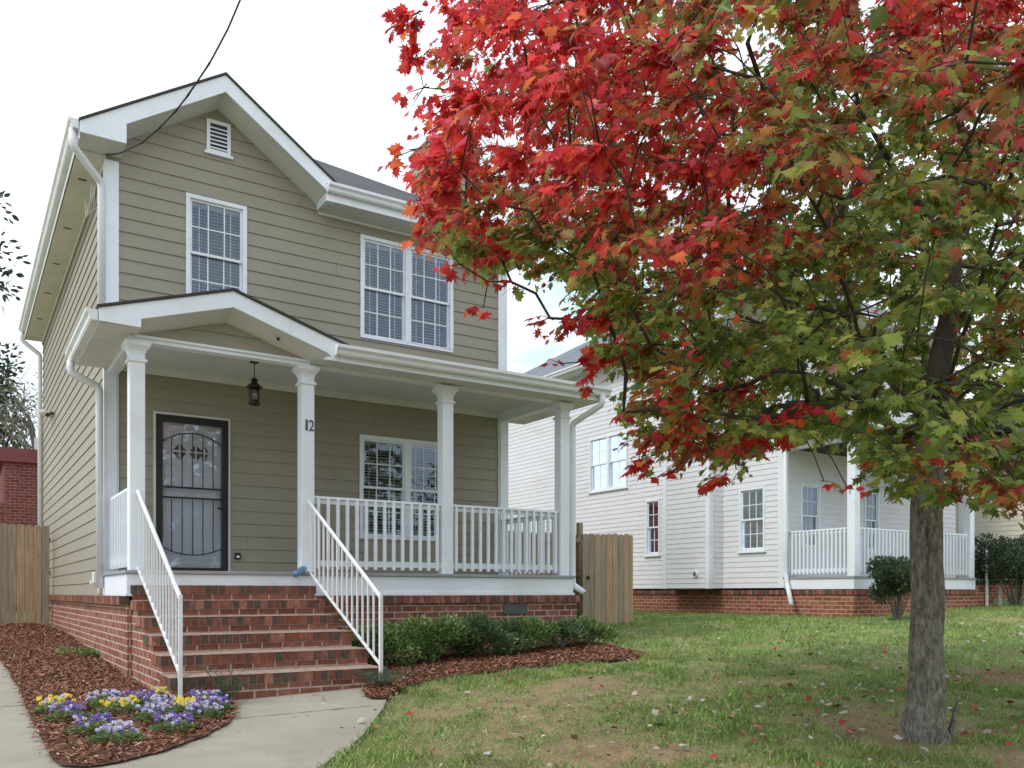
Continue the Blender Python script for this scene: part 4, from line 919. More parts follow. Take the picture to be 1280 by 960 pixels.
NEEDLE=[(-.05,0,0),(.05,0,0),(.04,.9,0),(-.02,1,0)]
def sprigs(name,x,y,n,h,spread,label,seed,col,curve=.25):
    rs=np.random.default_rng(seed);zb=gz(x,y)+.02;e=empty(name,(x,y,zb),label,'plant');P=[];Tn=[];k=MB()
    for i in range(n):
        a=rs.uniform(0,6.28);hh=h*rs.uniform(.5,1);dx,dy=math.cos(a)*spread*rs.random(),math.sin(a)*spread*rs.random();pts=[]
        for j in range(9):
            t=j/8;pts.append((x+dx*(t+curve*t*t)*.9+.01*math.sin(j+i),y+dy*(t+curve*t*t)*.9,zb+hh*(t-curve*.6*t*t)))
        k.tube(pts,[.004*(1-.6*j/8) for j in range(9)],4,'stemgreen')
        for q in range(60):
            t=rs.uniform(.12,1)*8;j=min(7,int(t));f=t-j;p=[pts[j][m]*(1-f)+pts[j+1][m]*f for m in range(3)];P.append(p);Tn.append((rs.normal(0,1),rs.normal(0,1),.9))
    k.build('stems',None,e);P=np.array(P);Tn=np.array(Tn);m=len(P)
    scatter('foliage',NEEDLE,[[0,1,2,3]],P,basis(rs.normal(0,1,(m,3)),Tn),rs.uniform(.025,.05,m),np.array(col)*rs.uniform(.7,1.3,(m,1)),'foliage',e,org=(x,y,zb))
M['stemgreen']=mat_plain('green_stem',(.10,.13,.06),.6,.2)
sprigs('rosemary_plant',.46,-4.12,13,.42,.22,'spindly upright green plant at the foot of the left stair rail',41,(.10,.15,.075))
sprigs('fern_plant',1.97,-4.15,26,.30,.34,'arching bluish green plant at the foot of the right stair rail',42,(.09,.14,.09),.6)
# pansies
PET=[(0,0,0),(.35,.1,.03),(.55,.5,.06),(.35,.95,.02),(0,1.05,0),(-.35,.95,.02),(-.55,.5,.06),(-.35,.1,.03)]
Y_,P_,W_=(.78,.62,.07),(.16,.09,.42),(.52,.52,.68)
PAN=[(-.84,-3.75,Y_,'yellow pansies at the far left end of the flower bed'),(-.80,-4.20,P_,'deep purple pansies behind the left edge, beside the yellow ones'),(-.70,-4.85,P_,'purple pansies midway down the left edge of the bed'),(-.60,-5.28,W_,'pale lilac pansies at the lowest left corner of the bed'),
 (-.45,-3.62,W_,'white and purple pansies in the back row, nearest the brick wall'),(-.40,-4.05,Y_,'yellow and white pansies left of the bed centre'),(-.18,-3.72,P_,'violet pansies in the middle of the back row'),(-.10,-4.12,W_,'lilac white pansies in the middle of the bed'),
 (-.20,-4.55,W_,'white pansies just below the centre of the bed'),(.04,-3.55,Y_,'yellow pansies in the back row beside the stair base'),(.10,-4.30,Y_,'bright yellow pansies right of the bed centre'),(-.16,-5.05,P_,'lilac and violet pansies at the lower middle of the bed'),
 (.16,-4.62,W_,'silvery lilac pansies along the lower right edge'),(.32,-4.02,P_,'deep violet pansies beneath the left stair rail'),(.30,-4.35,P_,'purple pansies at the right end of the bed')]
for i,(x,y,c,l) in enumerate(PAN):
    x-=.06;y-=.17;zb=gz(x,y)+.02;e=empty('pansy_plant',(x,y,zb),l,'pansy','pansies in the mulch bed by the steps');rs=np.random.default_rng(60+i)
    m=300;a=rs.uniform(0,6.28,m);rr=.165*np.sqrt(rs.random(m));p=np.stack([x+rr*np.cos(a),y+rr*np.sin(a),zb+.02+.085*rs.random(m)*(1-(rr/.17)**2)],1)
    tp=np.stack([np.cos(a),np.sin(a),rs.uniform(-.1,.9,m)],1);scatter('leaves',OVALV,OVALF,p,basis(np.stack([rs.normal(0,.3,m),rs.normal(0,.3,m),np.ones(m)],1),tp),rs.uniform(.025,.05,m),np.array([.11,.20,.055])*rs.uniform(.7,1.5,(m,1)),'foliage',e,org=(x,y,zb))
    nf=38;a=rs.uniform(0,6.28,nf);rr=.145*np.sqrt(rs.random(nf));fc=np.stack([x+rr*np.cos(a),y+rr*np.sin(a),zb+.095+.055*rs.random(nf)-.3*rr*.3],1)
    face=np.stack([rs.normal(-.35,.35,nf),rs.normal(-.75,.35,nf),rs.uniform(.35,1.,nf)],1);face/=np.linalg.norm(face,axis=1,keepdims=True)
    P=[];NR=[];TP=[];CC=[];SZ=[]
    for f in range(nf):
        q=np.cross(face[f],[0,0,1.]);q/=np.linalg.norm(q);r_=np.cross(q,face[f])
        pal=c if rs.random()<.75 else (W_ if c is not W_ else P_)
        for b_ in range(5):
            an=1.57+b_*1.2566+.3;t=q*math.cos(an)+r_*math.sin(an);P.append(fc[f]+face[f]*.0015*b_);NR.append(face[f]+.15*rs.normal(0,1,3));TP.append(t);SZ.append(rs.uniform(.013,.020))
            dk=.55 if (b_ in(2,3) and pal is not Y_) else 1.;CC.append(np.array(pal)*dk*rs.uniform(.8,1.15))
        for b_ in range(2):
            P.append(fc[f]+face[f]*.009);NR.append(face[f]);TP.append(q if b_ else -q);SZ.append(.0045);CC.append(np.array((.30,.16,.02) if pal is Y_ else (.65,.45,.05)))
    scatter('blooms',PET,[list(range(8))],np.array(P),basis(np.array(NR),np.array(TP)),np.array(SZ),np.array(CC),'petal',e,org=(x,y,zb))
# small weeds along the left brick wall
bush('weed_tuft',-.22,.6,.22,.4,.14,260,.06,[(.15,.23,.07),(.22,.28,.10)],'small light green weed growing against the left brick wall','weed',stem=False,seed=51,gap=.01)
# =================================================================== maple
TB=(4.18,-8.58,gz(4.18,-8.58));maple=empty('maple_tree',TB,'red and green autumn maple on the lawn with a grey trunk','tree')
nodes=[];par=[]
def addn(p,q):
    nodes.append(Vector(p));par.append(q);return len(nodes)-1
def chain(pts,start,sub=3):
    q=start;a=nodes[start] if start>=0 else None
    for p in pts:
        p=Vector(p)
        if q<0: q=addn(p,-1);continue
        a=nodes[q]
        for s_ in range(1,sub+1):
            t=s_/sub;pp=a.lerp(p,t);
            if s_<sub: pp+=Vector((random.uniform(-.015,.015),random.uniform(-.015,.015),0))
            q=addn(pp,q)
    return q
trk=[(4.18,-8.58,-1.12),(4.185,-8.58,-.6),(4.19,-8.58,.23),(4.20,-8.58,.8),(4.25,-8.59,1.20)]
q=chain(trk,-1);fork=q
q1=chain([(4.33,-8.58,1.56),(4.45,-8.60,2.04),(4.47,-8.61,2.38)],fork);m1=q1
qa=chain([(4.22,-8.57,2.66),(3.87,-8.55,2.92),(3.40,-8.6,3.2),(3.0,-8.7,3.7)],m1)
qb=chain([(4.64,-8.60,2.66),(4.69,-8.63,3.19),(4.44,-8.59,3.66),(4.66,-8.73,4.2),(4.8,-8.8,5.0)],m1)
ql=chain([(3.90,-8.54,1.50),(3.57,-8.51,1.68),(3.40,-8.52,1.95),(3.24,-8.54,2.18),(2.97,-8.60,2.43),(2.47,-8.72,2.66),(1.9,-9.0,2.9)],fork)
chain([(4.6,-9.0,1.75),(4.7,-9.5,2.1),(4.4,-10.1,2.5)],fork);chain([(4.4,-8.1,1.7),(4.5,-7.4,2.1),(4.3,-6.7,2.5)],fork);chain([(3.9,-9.0,1.65),(3.4,-9.5,2.1),(2.8,-10.0,2.4)],fork)
chain([(3.0,-8.2,1.95),(2.4,-7.6,2.1),(2.0,-7.3,2.2)],len(nodes)-1 if False else fork+16);chain([(5.1,-8.7,2.4),(5.8,-8.9,2.9),(6.6,-9.1,3.3)],m1);chain([(5.0,-8.2,2.6),(5.6,-7.5,3.1),(6.2,-6.8,3.4)],m1)
NSK=len(nodes)
